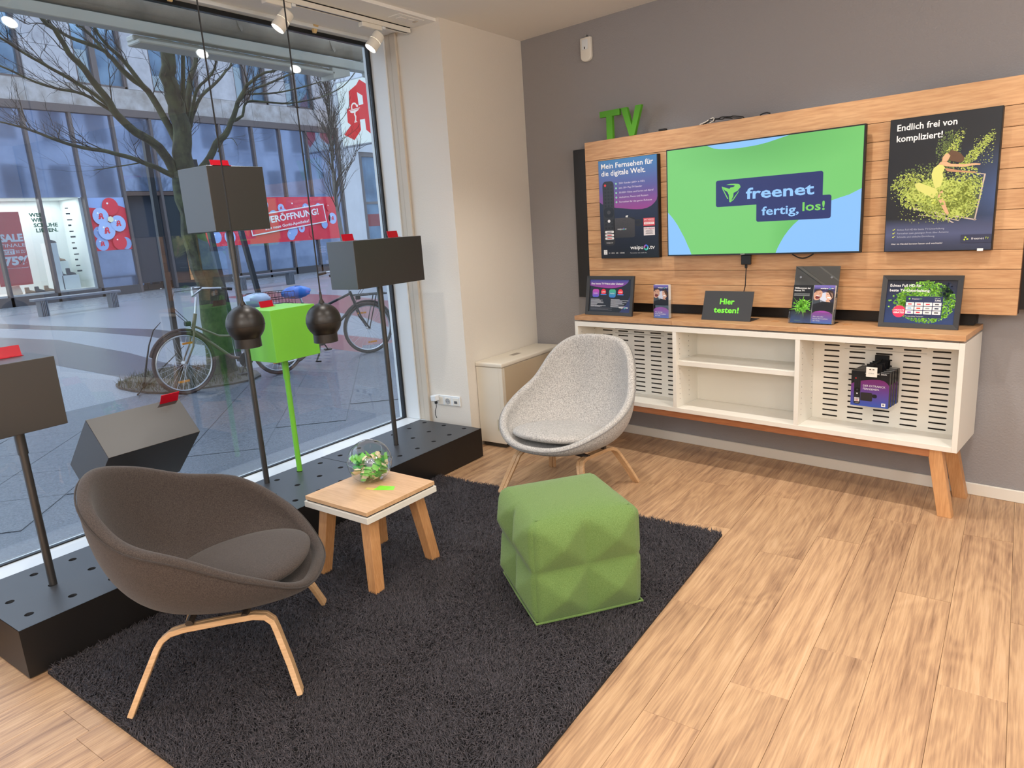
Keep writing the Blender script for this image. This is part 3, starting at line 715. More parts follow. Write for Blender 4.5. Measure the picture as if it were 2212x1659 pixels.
for sx in (-1, 1):
    for sy in (-1, 1):
        f = [(.158, .160), (.210, .160), (.210, .212), (.158, .212)]; g = [(.112, .116), (.170, .116), (.170, .174), (.112, .174)]
        lo = [Wt @ Vector((sx * a, sy * b, 0.0)) for a, b in f]; hi = [Wt @ Vector((sx * a, sy * b, .3415)) for a, b in g]
        MB().hexa(lo + hi).build('leg', m_beechleg, ct, bevel=0.0015)
sh = Sheet(Wt @ Vector((0.045, 0.045, .396)), Wt.to_3x3() @ Vector((1, 0, 0)), Wt.to_3x3() @ Vector((0, 1, 0)))
sh.poly([(-.015, -.055), (.075, -.010), (.045, .030), (-.03, .0)], rgb(140, 232, 62)); 
sh.poly([(-.060, -.068), (-.015, -.055), (-.022, -.030), (-.068, -.045)], rgb(228, 206, 110))
sh.build('sticker_residue', m_print, ct)

# ------------------------------------------------------------------ globe bowl with sachets
GZ = 0.4165; gc = Vector((0.655, -2.523, GZ + .094)); GR = 0.109
bw = thing('globe_bowl', 'clear acrylic globe bowl with a round opening on the side table', 'bowl', (gc.x, gc.y, GZ))
ax = (Vector((3.17, -4.757, 1.6)) - gc); ax.z = 0; ax.normalize(); rt = Vector((ax.y * -1, ax.x, 0))
axis = (ax * .52 + Vector((0, 0, 1)) * .84 + rt * .05).normalized()
pr = [(GR * math.sin(a), GR * math.cos(a)) for a in [math.radians(33) + (PI - math.radians(33)) * k / 30 for k in range(31)]]
mb = MB().lathe(gc, pr, 48, axis)
mb.v = [(x, y, max(z, GZ + .0015)) for x, y, z in mb.v]
mb.build('globe', m_acryl, bw, smooth=True, angle=180)
lipc = gc + axis * GR * math.cos(math.radians(33)); A = axis.orthogonal().normalized(); B = axis.cross(A)
MB().tube([lipc + (A * math.cos(2 * PI * k / 48) + B * math.sin(2 * PI * k / 48)) * GR * math.sin(math.radians(33)) for k in range(48)], 0.0022, 6, closed=True).build('opening_lip', m_acryl, bw, smooth=True)
MB().tube([gc + Vector((math.cos(2 * PI * k / 48) * (GR + .001), math.sin(2 * PI * k / 48) * (GR + .001), 0.004)) for k in range(48)], 0.0022, 6, closed=True).build('equator_rim', m_acryl, bw, smooth=True)
MB().lathe((gc.x, gc.y, GZ), [(.05, 0.0004), (.053, .0015), (.05, .003)], 40).build('base_ring', m_acryl, bw, smooth=True)
m_sg = [mat('green_foil_wrapper', rgb(118, 196, 84), 0.35), mat('dark_green_wrapper', rgb(52, 140, 62), 0.35), mat('cream_wrapper', rgb(232, 214, 180), 0.45)]
def sachet(ms):
    mb = MB(); n = 5; V = []
    for sgn in (1, -1):
        for j in range(n):
            for i in range(n):
                x = (i / (n - 1) - .5) * .046; y = (j / (n - 1) - .5) * .034
                e = (1 - (2 * i / (n - 1) - 1) ** 2) * (1 - (2 * j / (n - 1) - 1) ** 2)
                V.append((x, y, sgn * e * .0045 + .010 * math.sin(x * 60) * (1 if sgn else 1)))
    Fq = []
    for s_ in (0, 1):
        for j in range(n - 1):
            for i in range(n - 1):
                k = s_ * n * n + j * n + i; Fq.append((k, k + 1, k + n + 1, k + n))
    mb.add(V, Fq); mb.mi = [1 if (k % (n - 1) in (0,)) else 0 for k in range(len(Fq))]
    return mb
protos = []
for a_, b_ in ((0, 2), (1, 2), (2, 0), (0, 1)):
    o = sachet(None).build('sweet_sachet', [m_sg[a_], m_sg[b_]], None, smooth=True); protos.append(o)
used = [False] * 4; cnt = 0; rs = random.Random(11)
lab_s = ['small green foil sweet sachet piled inside the globe bowl', 'small dark green sweet sachet piled inside the globe bowl', 'small cream sweet sachet piled inside the globe bowl', 'small two-tone green sweet sachet piled inside the globe bowl']
for lv in range(7):
    z = -0.076 + lv * .0145
    Rm = math.sqrt(max(0.0, (GR - .014) ** 2 - z * z)) - .008
    nn_ = 9 if lv < 7 else 7
    for k_ in range(nn_):
        a = rs.random() * 6.28; rr = Rm * math.sqrt(rs.random() * .7 + .3)
        if lv >= 5 and math.cos(a - math.atan2(ax.y, ax.x)) > 0.3: a += PI
        p = rs.choice([0, 0, 1, 2, 2, 3])
        if not used[p]: o = protos[p]; used[p] = True
        else: o = protos[p].copy(); C.objects.link(o)
        o.location = (gc.x + rr * math.cos(a), gc.y + rr * math.sin(a), gc.z + z + rs.random() * .006)
        o.rotation_euler = (rs.uniform(-.8, .8), rs.uniform(-.8, .8), rs.random() * 6.28)
        tag(o, lab_s[p], 'sachet', ['green sachets in the globe bowl', 'dark green sachets in the globe bowl', 'cream sachets in the globe bowl', 'two-tone sachets in the globe bowl'][p]); cnt += 1

# ------------------------------------------------------------------ pouf
pu = thing('quilted_pouf', 'green felt cube pouf with pyramid quilting on the rug', 'pouf', (1.670, -2.364, 0.027), math.radians(-38))
Wp = wm(pu); PWd = 0.230; PHt = 0.443; dep = 0.036; G = 33
def smax(a, b, k=.05): h = max(0, min(1, .5 + .5 * (a - b) / k)); return b + (a - b) * h + k * h * (1 - h)
mb = MB()
for side_ in range(4):
    V = []
    for j in range(G):
        for i in range(G):
            s_ = i / (G - 1); t_ = j / (G - 1)
            la = abs((s_ * 2 % 1) * 2 - 1) if s_ < 1 else 1; lb = abs((t_ * 2 % 1) * 2 - 1) if t_ < 1 else 1
            hgt = max(0, 1 - smax(la, lb)) * dep * 1.35
            top_r = max(0, (t_ - .90) / .10); inr = .028 * (1 - math.sqrt(max(0, 1 - top_r ** 2)))
            wv = 0.994 + .012 * math.sin(t_ * PI)
            x = (s_ * 2 - 1) * (PWd * wv - inr); y = -(PWd * wv + hgt * (1 - top_r) - inr - .012 * (1 - abs(s_ * 2 - 1) ** 6) * 0)
            # round the vertical corners
            ed = abs(s_ * 2 - 1); cr = max(0, (ed - .93) / .07)
            y += .012 * (1 - math.sqrt(max(0, 1 - cr ** 2))) ; x -= math.copysign(.006 * cr * cr, x)
            z = .004 + t_ * (PHt - .016)
            V.append(Matrix.Rotation(side_ * PI / 2, 3, 'Z') @ Vector((x, y, z)))
    Fq = [(j * G + i, j * G + i + 1, (j + 1) * G + i + 1, (j + 1) * G + i) for j in range(G - 1) for i in range(G - 1)]
    mb.add([Wp @ p for p in V], Fq)
tpw = PWd * .994 - .028; V = []
for j in range(13):
    for i in range(13):
        a, b = i / 6 - 1, j / 6 - 1
        e = (1 - a ** 4) * (1 - b ** 4)
        V.append(Wp @ Vector((a * tpw, b * tpw, PHt - .012 + e * .016)))
mb.add(V, [(j * 13 + i, j * 13 + i + 1, (j + 1) * 13 + i + 1, (j + 1) * 13 + i) for j in range(12) for i in range(12)])
f_felt = fabric('green_felt', rgb(92, 120, 62), rgb(118, 146, 86), 300, bump=0.3)
po = mb.build('felt_cover', f_felt, pu)
bm = bmesh.new(); bm.from_mesh(po.data); bmesh.ops.remove_doubles(bm, verts=bm.verts, dist=0.0045); bmesh.ops.recalc_face_normals(bm, faces=bm.faces); bm.to_mesh(po.data); bm.free()
po.data.polygons.foreach_set('use_smooth', [True] * len(po.data.polygons))
e = PWd + .004
MB().tube([Wp @ Vector(p) for p in ((-e, -e, .006), (0, -e - .002, .006), (e, -e, .006), (e + .002, 0, .006), (e, e, .006), (0, e, .006), (-e, e, .006), (-e, 0, .006))], 0.005, 6, closed=True).build('piping', f_felt, pu, smooth=True)
MB().obox(Wp @ Vector((-PWd - .012, .05, .185)), Wp.to_3x3() @ Vector((-.016, 0, -.004)), Wp.to_3x3() @ Vector((0, .022, 0)), Wp.to_3x3() @ Vector((0, 0, .03))).build('tag', m_black, pu)

# ------------------------------------------------------------------ slatwall
XF[0] = WALL
BX0, BX1, BY = 0.6763, 3.2324, -0.16
sw = thing('slat_wall_panel', 'horizontal beech slat panel mounted on the grey wall behind the television', 'wall panel', (1.95, -0.08, 1.0))
MB().box(0.5255, 3.36, -0.10, -0.0005, 1.028, 2.076).build('backing_frame', m_blackm, sw, bevel=0.002)
MB().box(0.75, 3.05, -0.10, -0.0005, 0.941, 1.0275).build('lower_backing', m_blackm, sw)
MB().box(BX0, BX1, BY + .004, -0.1005, 1.010, 2.10).build('groove_board', mat('groove_dark', rgb(70, 44, 28), 0.8), sw)
zz = [2.108, 1.9805]
for k in range(9): zz.append(1.9805 - 0.0940 * (k + 1))
zz.append(1.0051)
for k in range(len(zz) - 1):
    MB().box(BX0, BX1, BY, BY + .018 if k else -0.1005, zz[k + 1] + .0012, zz[k] - .0012).build('slat', m_beech, sw, bevel=0.001)

# TV letters
tv = thing('letter_sign', 'green three-dimensional letters TV standing on the slat panel', 'sign', (0.96, -0.13, 2.109))
def letter(poly, x0, dx):
    MB().prism(poly, (x0, -0.118, 2.1085), (1, 0, 0), (0, 0, 1), (0, -1, 0), 0.026).build('letter', m_tvg, tv, bevel=0.001)
m_tvg = mat('green_letter_foam', rgb(84, 158, 34), 0.6)
letter([(.053, 0), (.101, 0), (.101, .145), (.160, .145), (.160, .184), (0, .184), (0, .145), (.053, .145)], .800, 0)
letter([(.062, 0), (.100, 0), (.160, .184), (.114, .184), (.081, .066), (.046, .184), (0, .184)], .972, 0)

# loose cables on the panel top
cb = thing('cable_coil', 'black and white cables coiled on top of the slat panel', 'cable', (1.7, -0.13, 2.1085))
MB().tube([(1.56 + .26 * k / 24 , -0.13 + .02 * math.sin(k * .9), 2.112 + .022 * math.sin(PI * k / 24) ** .5) for k in range(25)], 0.0035, 6).build('black_cable', m_black, cb, smooth=True)
MB().tube([(1.57 + .24 * k / 24 , -0.135 + .02 * math.cos(k * 1.1), 2.112 + .014 * math.sin(PI * k / 24)) for k in range(25)], 0.003, 6).build('black_cable', m_black, cb, smooth=True)
MB().tube([(1.545, -.14, 2.112), (1.580, -.142, 2.120), (1.615, -.14, 2.133), (1.630, -.138, 2.140), (1.638, -.138, 2.135), (1.632, -.138, 2.121), (1.610, -.14, 2.113)], 0.0035, 6).build('white_cable', m_white, cb, smooth=True)
MB().box(1.257, 1.308, -.15, -.12, 2.1085, 2.122).build('power_brick', m_black, cb, bevel=.004)
MB().tube([(1.925, -.14, 2.112), (1.945, -.14, 2.119), (1.965, -.14, 2.120), (1.985, -.14, 2.113)], 0.0035, 6).build('black_cable', m_black, cb, smooth=True)

# ------------------------------------------------------------------ television
TX0, TX1, TZ0, TZ1, TY = 1.360, 2.5296, 1.325, 1.9806, -0.230
te = thing('television', 'wall-mounted flat television showing a green and light blue advert', 'television', (1.75, -0.2, 1.32))
MB().box(TX0, TX1, TY + .002, TY + .030, TZ0, TZ1).build('housing', m_black, te, bevel=0.002)
MB().box(TX0 + .2, TX1 - .2, TY + .030, BY - .001, TZ0 + .05, TZ1 - .25).build('wall_mount', m_blackm, te)
sh = Sheet((TX0, TY + .0019, TZ0), (1, 0, 0), (0, 0, 1), .0002)
sh.rect(0, 0, TX1 - TX0, TZ1 - TZ0, rgb(10, 10, 12)); sh.lv = 2
sw_, sh_h = 1.05, .635
sh.o = sh.o + sh.u * .007 + sh.v * .009; sh.kx = 1.155 / 1.05; sh.ky = .6395 / .635
g0, g1 = rgb(120, 206, 112), rgb(96, 186, 92); lb = rgb(140, 196, 252)
# green field with the softly darker area under the upper blob
for j in range(12):
    for i in range(16):
        x0, x1 = sw_ * i / 16, sw_ * (i + 1) / 16; y0, y1 = sh_h * j / 12, sh_h * (j + 1) / 12
        def gc_(x, y):
            d = math.hypot((x - .55) / .45, (y - .62) / .16); e_ = math.hypot((x - .72) / .12, (y - .1) / .22); return mixc(rgb(88, 170, 86), g0, min(1, .25 + .75 * min(1, d * .8)))if d < 1.2 else mixc(rgb(100, 188, 94), g0, min(1, e_))
        sh.raw([(x0, y0), (x1, y0), (x1, y1), (x0, y1)], [(0, 1, 2, 3)], [gc_(x0, y0), gc_(x1, y0), gc_(x1, y1), gc_(x0, y1)])
sh.lv = 3
bt = [(.2464, .635), (.2855, .6153), (.320, .608), (.356, .6032), (.4, .6005), (.4358, .5999), (.485, .6012), (.5349, .6042), (.585, .611), (.6299, .6205), (.6961, .635)]
sh.poly(bt, lb)
bl = [(0, 0), (.1479, 0), (.137, .030), (.1236, .0594), (.105, .102), (.0842, .1413), (.062, .182), (.038, .2179), (.018, .243), (0, .2636)]; sh.poly(bl, lb)
br = [(1.05, .3235), (.9943, .2955), (.95, .283), (.9114, .2715), (.87, .2515), (.8309, .2301), (.79, .205), (.7578, .1812), (.728, .153), (.7032, .124), (.681, .092), (.6632, .0589), (.648, .028), (.6382, 0), (1.05, 0)]
k = len(br); sh.raw(br, [(k - 1, i, i + 1) for i in range(k - 2)], lb)
sh.lv = 4; nv = rgb(26, 42, 104)
sh.rrect(.2995, .2765, .8695, .4293, .012, nv); sh.rrect(.530, .1785, .912, .303, .012, nv); sh.lv = 5; sh.rect(.532, .26, .8695, .30, nv)
sh.lv = 6; lg = rgb(124, 214, 92)
sh.poly([(.3332, .3937), (.345, .3895), (.3786, .3769), (.4022, .352), (.4003, .3321), (.3835, .299), (.3776, .3024), (.3751, .3429), (.366, .3609), (.3512, .3708), (.3455, .3769), (.338, .386)][::-1], lg)
sh.poly([(.3595, .4016), (.385, .4045), (.4058, .4035), (.4280, .4005), (.4374, .3953), (.4416, .3814), (.4238, .3615), (.4022, .352), (.3786, .3769), (.384, .3835), (.402, .386), (.410, .392), (.400, .397), (.38, .399)][::-1], lg)
sh.poly([(.3332, .3937), (.338, .377), (.3668, .3194), (.3726, .3201), (.3512, .3620), (.345, .3745)][::-1], lg)
sh.poly([(.434, .3662), (.428, .350), (.413, .3282), (.3835, .299), (.393, .315), (.4018, .312), (.4035, .3250), (.420, .345)][::-1], lg)
lbt = rgb(150, 202, 255)
sh.text('freenet', .4714, .3121, w=.357, col=lbt, bold=.022, cap=.062)
sh.text('fertig,', .559, .2150, w=.195, col=lbt, bold=.018, cap=.048)
sh.text('los!', .772, .2255, w=.110, col=lg, bold=.018, cap=.048)
sh.build('screen', m_screen, te)
sh = Sheet((TX0 + .495, TY + .0015, TZ0 + .001), (1, 0, 0), (0, 0, 1)); sh.text('PHILIPS', 0, 0.0008, w=.026, col=rgb(190, 190, 190), bold=.02); sh.build('maker_lettering', m_print, te)
st = thing('streaming_stick', 'black streaming stick hanging below the television on its cable', 'streaming stick', (1.873, -.19, 1.30))
MB().box(1.842, 1.904, -.196, -.182, 1.264, 1.3225).build('body', m_blackm, st, bevel=.004, seg=2)
MB().tube([(1.873, -.19, 1.262), (1.873, -.19, 1.235), (1.870, -.188, 1.185), (1.868, -.187, 1.14), (1.858, -.186, 1.10), (1.852, -.18, 1.06), (1.850, -.165, 1.0), (1.850, -.135, .965), (1.850, -.125, .944)], .003, 6).build('cord', m_black, st, smooth=True)
MB().box(1.865, 1.881, -.195, -.185, 1.243, 1.2635).build('plug', m_black, st, bevel=.003)
lc = thing('cable_loop', 'black cable loop sagging below the television right of centre', 'cable', (2.21, -.19, 1.32))
MB().tube([(2.150 + .015 * k, -.19, 1.3214 - .024 * math.sin(PI * k / 8)) for k in range(9)], .0035, 6).build('cable', m_black, lc, smooth=True)

# ------------------------------------------------------------------ posters
def remote(sh, x, y, w, h, k=1.0):
    sh.rrect(x, y, x + w, y + h, w * .3, rgb(46, 44, 46), rgb(34, 33, 36)); sh.lv += 1
    sh.disc(x + w * .24, y + h * .94, w * .10, rgb(224, 50, 54), 10); sh.disc(x + w * .78, y + h * .94, w * .10, rgb(20, 20, 22), 10)
    for r_ in range(6):
        for c_2 in range(3): sh.disc(x + w * (.24 + .27 * c_2), y + h * (.885 - .053 * r_), w * .085, rgb(18, 18, 20), 8)
    sh.rrect(x + w * .06, y + h * .44, x + w * .94, y + h * .60, w * .3, rgb(14, 14, 16)); sh.lv += 1; sh.disc(x + w * .5, y + h * .52, w * .16, rgb(60, 58, 60), 10)
    sh.disc(x + w * .5, y + h * .385, w * .12, WHITE, 10)
    for r_ in range(3):
        for c_2 in (0, 2) if r_ < 2 else (0, 1, 2): sh.disc(x + w * (.22 + .27 * c_2), y + h * (.385 - .055 * r_), w * .08, rgb(18, 18, 20), 8)
    for i in range(3): sh.rrect(x + w * .1, y + h * (.195 - .05 * i), x + w * .9, y + h * (.233 - .05 * i), h * .017, rgb(226, 224, 224))
    sh.lv += 1
    for i, c in enumerate((rgb(70, 70, 80), rgb(200, 30, 40), rgb(200, 30, 40))): sh.rect(x + w * .3, y + h * (.207 - .05 * i), x + w * .7, y + h * (.220 - .05 * i), c)
    sh.text('waipu.tv', x + w * .2, y + h * .035, w=w * .6, col=rgb(200, 200, 200)); sh.lv -= 3
def ring_logo(sh, x, y, r):
    for i, c in enumerate((rgb(60, 110, 220), rgb(190, 90, 190), rgb(50, 190, 170), rgb(110, 200, 200))):
        a0 = i * 90 + 20; P = [(x + r * math.cos(math.radians(a0 + k * 15)), y + r * 1.15 * math.sin(math.radians(a0 + k * 15))) for k in range(7)]
        P += [(x + r * .5 * math.cos(math.radians(a0 + k * 15)), y + r * .55 * math.sin(math.radians(a0 + k * 15))) for k in range(6, -1, -1)]
        k = 7; sh.raw(P, [(i_, i_ + 1, 12 - i_, 13 - i_) for i_ in range(6)], c)
po1 = thing('poster_frame', 'portrait poster with a remote control, left of the television', 'poster', (1.042, -0.18, 1.318))
PX, PZ, PW_, PHh = 0.8132, 1.3183, 0.416, 0.645
KX, KY = .458 / .416, .650 / .645
MB().box(PX - .002, PX + PW_ * KX + .006, -.195, BY - .0005, PZ - .002, PZ + PHh * KY + .002).build('light_box_frame', m_black, po1, bevel=.001)
sh = Sheet((PX, -.1952, PZ), (1, 0, 0), (0, 0, 1), .00025, KX, KY)
n_ = 24
for i in range(n_):
    y0, y1 = PHh * i / n_, PHh * (i + 1) / n_
    cf = lambda y: mixc(rgb(14, 16, 24), rgb(24, 32, 58), min(1, y / .3)) if y < .3 else rgb(24, 32, 58)
    sh.rect(0, y0, PW_, y1, cf(y0), cf(y1))
sh.lv = 2
curve = [(0, .3763), (.0358, .3543), (.08, .341), (.1234, .333), (.175, .326), (.2258, .3188), (.27, .3145), (.3089, .3134), (.345, .319), (.3741, .3314), (.395, .348), (.4103, .3655), (.416, .387)]
def pc(y): return mixc(rgb(150, 62, 140), rgb(92, 84, 152), (y - .31) / .14) if y < .45 else mixc(rgb(92, 84, 152), rgb(62, 122, 176), min(1, (y - .45) / .19))
V = []; 
for a in curve:
    for s_ in range(9): V.append((a[0], a[1] + (PHh - a[1]) * s_ / 8))
sh.raw(V, [(i * 9 + j, (i + 1) * 9 + j, (i + 1) * 9 + j + 1, i * 9 + j + 1) for i in range(len(curve) - 1) for j in range(8)], [pc(p[1]) for p in V])
sh.lv = 3
sh.text('Mein Fernsehen für', .020, .592, w=.371, col=WHITE, bold=.012, cap=.034); sh.text('die digitale Welt.', .020, .545, w=.318, col=WHITE, bold=.012, cap=.034)
for i, s_ in enumerate(('220+ Sender (200+ in HD)', 'inkl. 50+ Pay-TV-Sender', '30.000+ Filme und Serien auf Abruf', 'Aufnahme, Pause und Restart', 'Fernsehen für das ganze Zuhause')):
    y = .4848 - .0301 * i; sh.disc(.127, y + .005, .0065, rgb(150, 220, 190)); sh.text(s_, .148, y, cap=.0112, w=(.182, .166, .243, .206, .231)[i], col=rgb(225, 215, 235)); 
    sh.lv = 4; sh.poly([(.1235, y + .005), (.1262, y + .002), (.1312, y + .009), (.1300, y + .0098), (.1262, y + .0045), (.1245, y + .006)], rgb(30, 90, 70)); sh.lv = 3
# stick
sh.rrect(.10, .1345, .2555, .2645, .014, rgb(52, 50, 52), rgb(70, 66, 66)); sh.rrect(.2555, .205, .304, .252, .02, rgb(36, 34, 36)); sh.lv = 4; sh.rrect(.2555, .222, .290, .240, .008, rgb(24, 26, 38)); sh.poly([(.19, .268), (.205, .266), (.21, .280), (.193, .278)], rgb(220, 220, 215)); sh.poly([(.21, .272), (.25, .262), (.262, .25), (.25, .25), (.215, .266)], rgb(28, 28, 30))
rn = random.Random(5)
for i in range(60): sh.rect(*((lambda a, b: (a, b, a + .0022, b + .0022))(.125 + .0075 * rn.randint(0, 15), .216 + .006 * rn.randint(0, 7))), rgb(30, 28, 30))
sh.text('waipu', .128, .187, w=.038, col=WHITE); ring_logo(sh, .175, .192, .006); sh.text('tv', .184, .187, w=.011, col=WHITE)
sh.lv = 3; remote(sh, .0255, .0845, .084, .425); sh.lv = 3
sh.rect(.3165, .204, .395, .2545, rgb(206, 70, 80)); sh.rect(.3175, .1432, .395, .1955, rgb(220, 212, 214)); sh.lv = 4
sh.text('SATVISION', .321, .240, w=.070, col=rgb(240, 210, 215), cap=.0095, bold=.02); sh.rect(.321, .234, .391, .2355, rgb(240, 210, 215)); sh.rect(.321, .214, .391, .228, rgb(240, 220, 222)); sh.text('SEHR GUT', .327, .2170, w=.056, cap=.008, col=rgb(190, 40, 50), bold=.02)
sh.text('infodigital', .321, .183, w=.070, col=rgb(190, 40, 100), cap=.0085, bold=.01)
for i in range(4): sh.rect(.335 - .004 * (i % 2), .1745 - .007 * i, .378 + .004 * (i % 2), .177 - .007 * i, rgb(90, 86, 90))
sh.lv = 3
sh.text('waipu', .2186, .0560, w=.092, col=WHITE, bold=.012, cap=.026); ring_logo(sh, .3320, .0655, .0165); sh.text('.tv', .3525, .0560, w=.040, col=WHITE, bold=.012, cap=.026)
sh.text('Fernsehen wie noch nie.', .2185, .0285, w=.118, col=rgb(205, 205, 210), cap=.0075)
sh.rect(.0199, .0245, .0463, .0545, WHITE); sh.lv = 4; sh.text('ULTRA', .023, .043, w=.020, col=rgb(30, 30, 34), cap=.006); sh.text('HD', .027, .031, w=.012, col=rgb(30, 30, 34), cap=.007); sh.lv = 3
for s_, a, b in (('HDR', .077, .102), ('4K', .112, .131), ('HDMI', .142, .175)): sh.text(s_, a, .029, w=b - a, col=rgb(215, 215, 215), cap=.009, bold=.01)
sh.rect(.057, .029, .068, .038, rgb(120, 120, 125)); sh.build('print', m_print, po1)

po2 = thing('poster_frame', 'portrait poster with a dancer in green powder, right of the television', 'poster', (2.87, -0.18, 1.32))
PX, PZ, PW_, PHh = 2.6386, 1.3272, 0.426, 0.6466
KX, KY = .470 / .426, .6521 / .6466
MB().box(PX - .003, PX + PW_ * KX + .004, -.195, BY - .0005, PZ - .003, PZ + PHh * KY + .003).build('light_box_frame', m_black, po2, bevel=.001)
MB().box(PX + .415, PX + .440, -.1975, -.1955, PZ - .006, PZ + .006).build('tape', m_whitef, po2)
sh = Sheet((PX, -.1952, PZ), (1, 0, 0), (0, 0, 1), .00025, KX, KY)
for j in range(16):
    for i in range(10):
        def bc(x, y):
            b_ = mixc(rgb(46, 54, 76), rgb(84, 92, 128), max(0, 1 - abs(y - .09) / .07)) if y < .135 else mixc(rgb(30, 34, 40), rgb(62, 84, 128), max(0, (x - .24) / .19) * max(0, 1 - abs(y - .26) / .24))
            return b_
        x0, x1, y0, y1 = PW_ * i / 10, PW_ * (i + 1) / 10, PHh * j / 16, PHh * (j + 1) / 16
        sh.raw([(x0, y0), (x1, y0), (x1, y1), (x0, y1)], [(0, 1, 2, 3)], [bc(x0, y0), bc(x1, y0), bc(x1, y1), bc(x0, y1)])
rn = random.Random(9); yg = [rgb(196, 210, 96), rgb(176, 194, 92), rgb(208, 220, 120), rgb(158, 178, 88)]; yd = [rgb(104, 122, 66), rgb(84, 100, 64), rgb(120, 138, 78)]
cl = (.004, .135, .422, .62); sh.lv = 2
sh.splash(.16, .33, .15, .10, 900, yd, .0036, rn, .9, cl); sh.splash(.24, .48, .05, .09, 700, yd, .0032, rn, .9, cl)
sh.lv = 3
# glass television in the poster
sh.poly([(.1095, .208), (.3602, .1394), (.366, .144), (.115, .213)], rgb(190, 175, 160)); sh.poly([(.3550, .1394), (.3602, .1394), (.3863, .3529), (.3800, .3529)], rgb(190, 175, 160)); sh.poly([(.3471, .3605), (.3863, .3529), (.3863, .349), (.3471, .357)], rgb(190, 175, 160))
sh.poly([(.1339, .1757), (.213, .1700), (.2975, .1431), (.297, .140), (.212, .1660), (.134, .1730)], rgb(200, 186, 172)); sh.poly([(.205, .178), (.216, .178), (.2801, .1329), (.272, .1329)], rgb(200, 186, 172))
sh.poly([(.28, .17), (.355, .15), (.376, .34), (.30, .34)], rgb(70, 84, 60))
sh.lv = 4
sh.poly([(.07, .28), (.12, .33), (.20, .34), (.28, .33), (.35, .30), (.33, .22), (.32, .16), (.26, .17), (.18, .22), (.10, .25)], rgb(182, 198, 98)); sh.lv = 5
yf_ = [rgb(186, 202, 98), rgb(176, 194, 92), rgb(196, 210, 110), rgb(168, 186, 90)]
sh.splash(.20, .27, .155, .08, 1500, yf_, .0046, rn, .75, cl); sh.splash(.26, .21, .11, .065, 1100, yf_, .0042, rn, .75, cl); sh.splash(.09, .335, .075, .05, 420, yf_, .0036, rn, .9, cl); sh.splash(.315, .29, .065, .11, 800, yf_, .0040, rn, .8, cl)
sh.splash(.16, .30, .155, .11, 500, yf_, .0026, rn, .9, cl); sh.splash(.20, .20, .16, .08, 300, yf_, .0026, rn, .9, cl)
for k in range(60):
    t_ = k / 60; sh.splash(.30 + .10 * t_, .40 + .13 * t_, .026 * (1 - t_ * .5), .024, 9, yf_, .0036 * (1.15 - t_ * .6), rn, .6, cl); sh.splash(.245 + .045 * t_, .45 + .12 * t_, .02, .02, 3, yg, .004 * (1.3 - t_), rn, .6, cl)
for k in range(110): x_, y_ = .33 + .08 * rn.random(), .39 + .14 * rn.random(); sh.disc(x_, y_, .0008 + .0015 * rn.random(), yg[k % 4], 6)
# dancer: leaning back, arms thrown forward
sk = rgb(214, 168, 130); skd = rgb(184, 138, 104); dr = rgb(206, 208, 118)
sh.lv = 6
sh.poly([(.2010, .270), (.2433, .180), (.252, .172), (.258, .178), (.244, .215), (.232, .262), (.226, .290)], sk)
sh.poly([(.1120, .325), (.128, .336), (.165, .318), (.200, .300), (.215, .27), (.19, .255), (.160, .276), (.125, .300)], dr)
sh.poly([(.1824, .3500), (.178, .370), (.186, .398), (.204, .414), (.222, .410), (.230, .395), (.222, .372), (.226, .350), (.218, .31), (.196, .30)], dr)
sh.poly([(.204, .414), (.210, .424), (.232, .426), (.252, .412), (.30, .405), (.345, .405), (.3645, .4005), (.362, .395), (.34, .396), (.30, .393), (.255, .398), (.235, .402)], sk)
sh.poly([(.226, .395), (.24, .392), (.30, .375), (.3499, .3650), (.347, .360), (.30, .367), (.24, .378)], skd)
sh.poly([(.216, .424), (.218, .446), (.228, .460), (.241, .463), (.247, .448), (.240, .430), (.234, .424)], sk)
sh.lv = 7
sh.poly([(.2380, .463), (.250, .476), (.268, .470), (.288, .455), (.302, .435), (.300, .420), (.286, .414), (.268, .420), (.252, .425), (.243, .436), (.248, .450)], rgb(96, 70, 52))
sh.lv = 8; sh.splash(.2, .25, .09, .03, 90, yg, .007, rn, .6, cl)
sh.lv = 9
sh.text('Endlich frei von', .0276, .592, w=.238, col=WHITE, bold=.016, cap=.031); sh.text('kompliziert!', .0276, .540, w=.185, col=WHITE, bold=.016, cap=.031)
for i, (s_, w_) in enumerate((('Echtes Full HD für beste TV-Unterhaltung', .192), ('Fernsehen zum günstigen Preis über Antenne', .210), ('Schnelle und einfache Einrichtung', .155))):
    y = .1035 - .018 * i; sh.text(s_, .0515, y, w=w_, cap=.0085, col=rgb(178, 184, 204)); sh.poly([(.030, y + .004), (.034, y + .0005), (.043, y + .0095), (.0405, y + .010), (.034, y + .0045), (.032, y + .006)], rgb(206, 222, 90))
sh.text('Hier im Handel beraten lassen und wechseln!', .0286, .0325, w=.211, cap=.0085, col=WHITE)
sh.rect(.310, .034, .4255, .0735, rgb(52, 58, 84)); sh.lv = 10
for a in (90, 210, 330): sh.poly([(.330 + .010 * math.cos(math.radians(a + d)) * q_, .054 + .010 * math.sin(math.radians(a + d)) * q_) for d, q_ in ((-40, .5), (0, 1.1), (40, 1.0), (20, .3))], rgb(190, 214, 60))
sh.text('freenet', .351, .0495, w=.048, cap=.0105, col=WHITE); sh.text('TV', .402, .0495, w=.014, cap=.0105, col=rgb(190, 214, 60))
sh.build('print', m_print, po2)

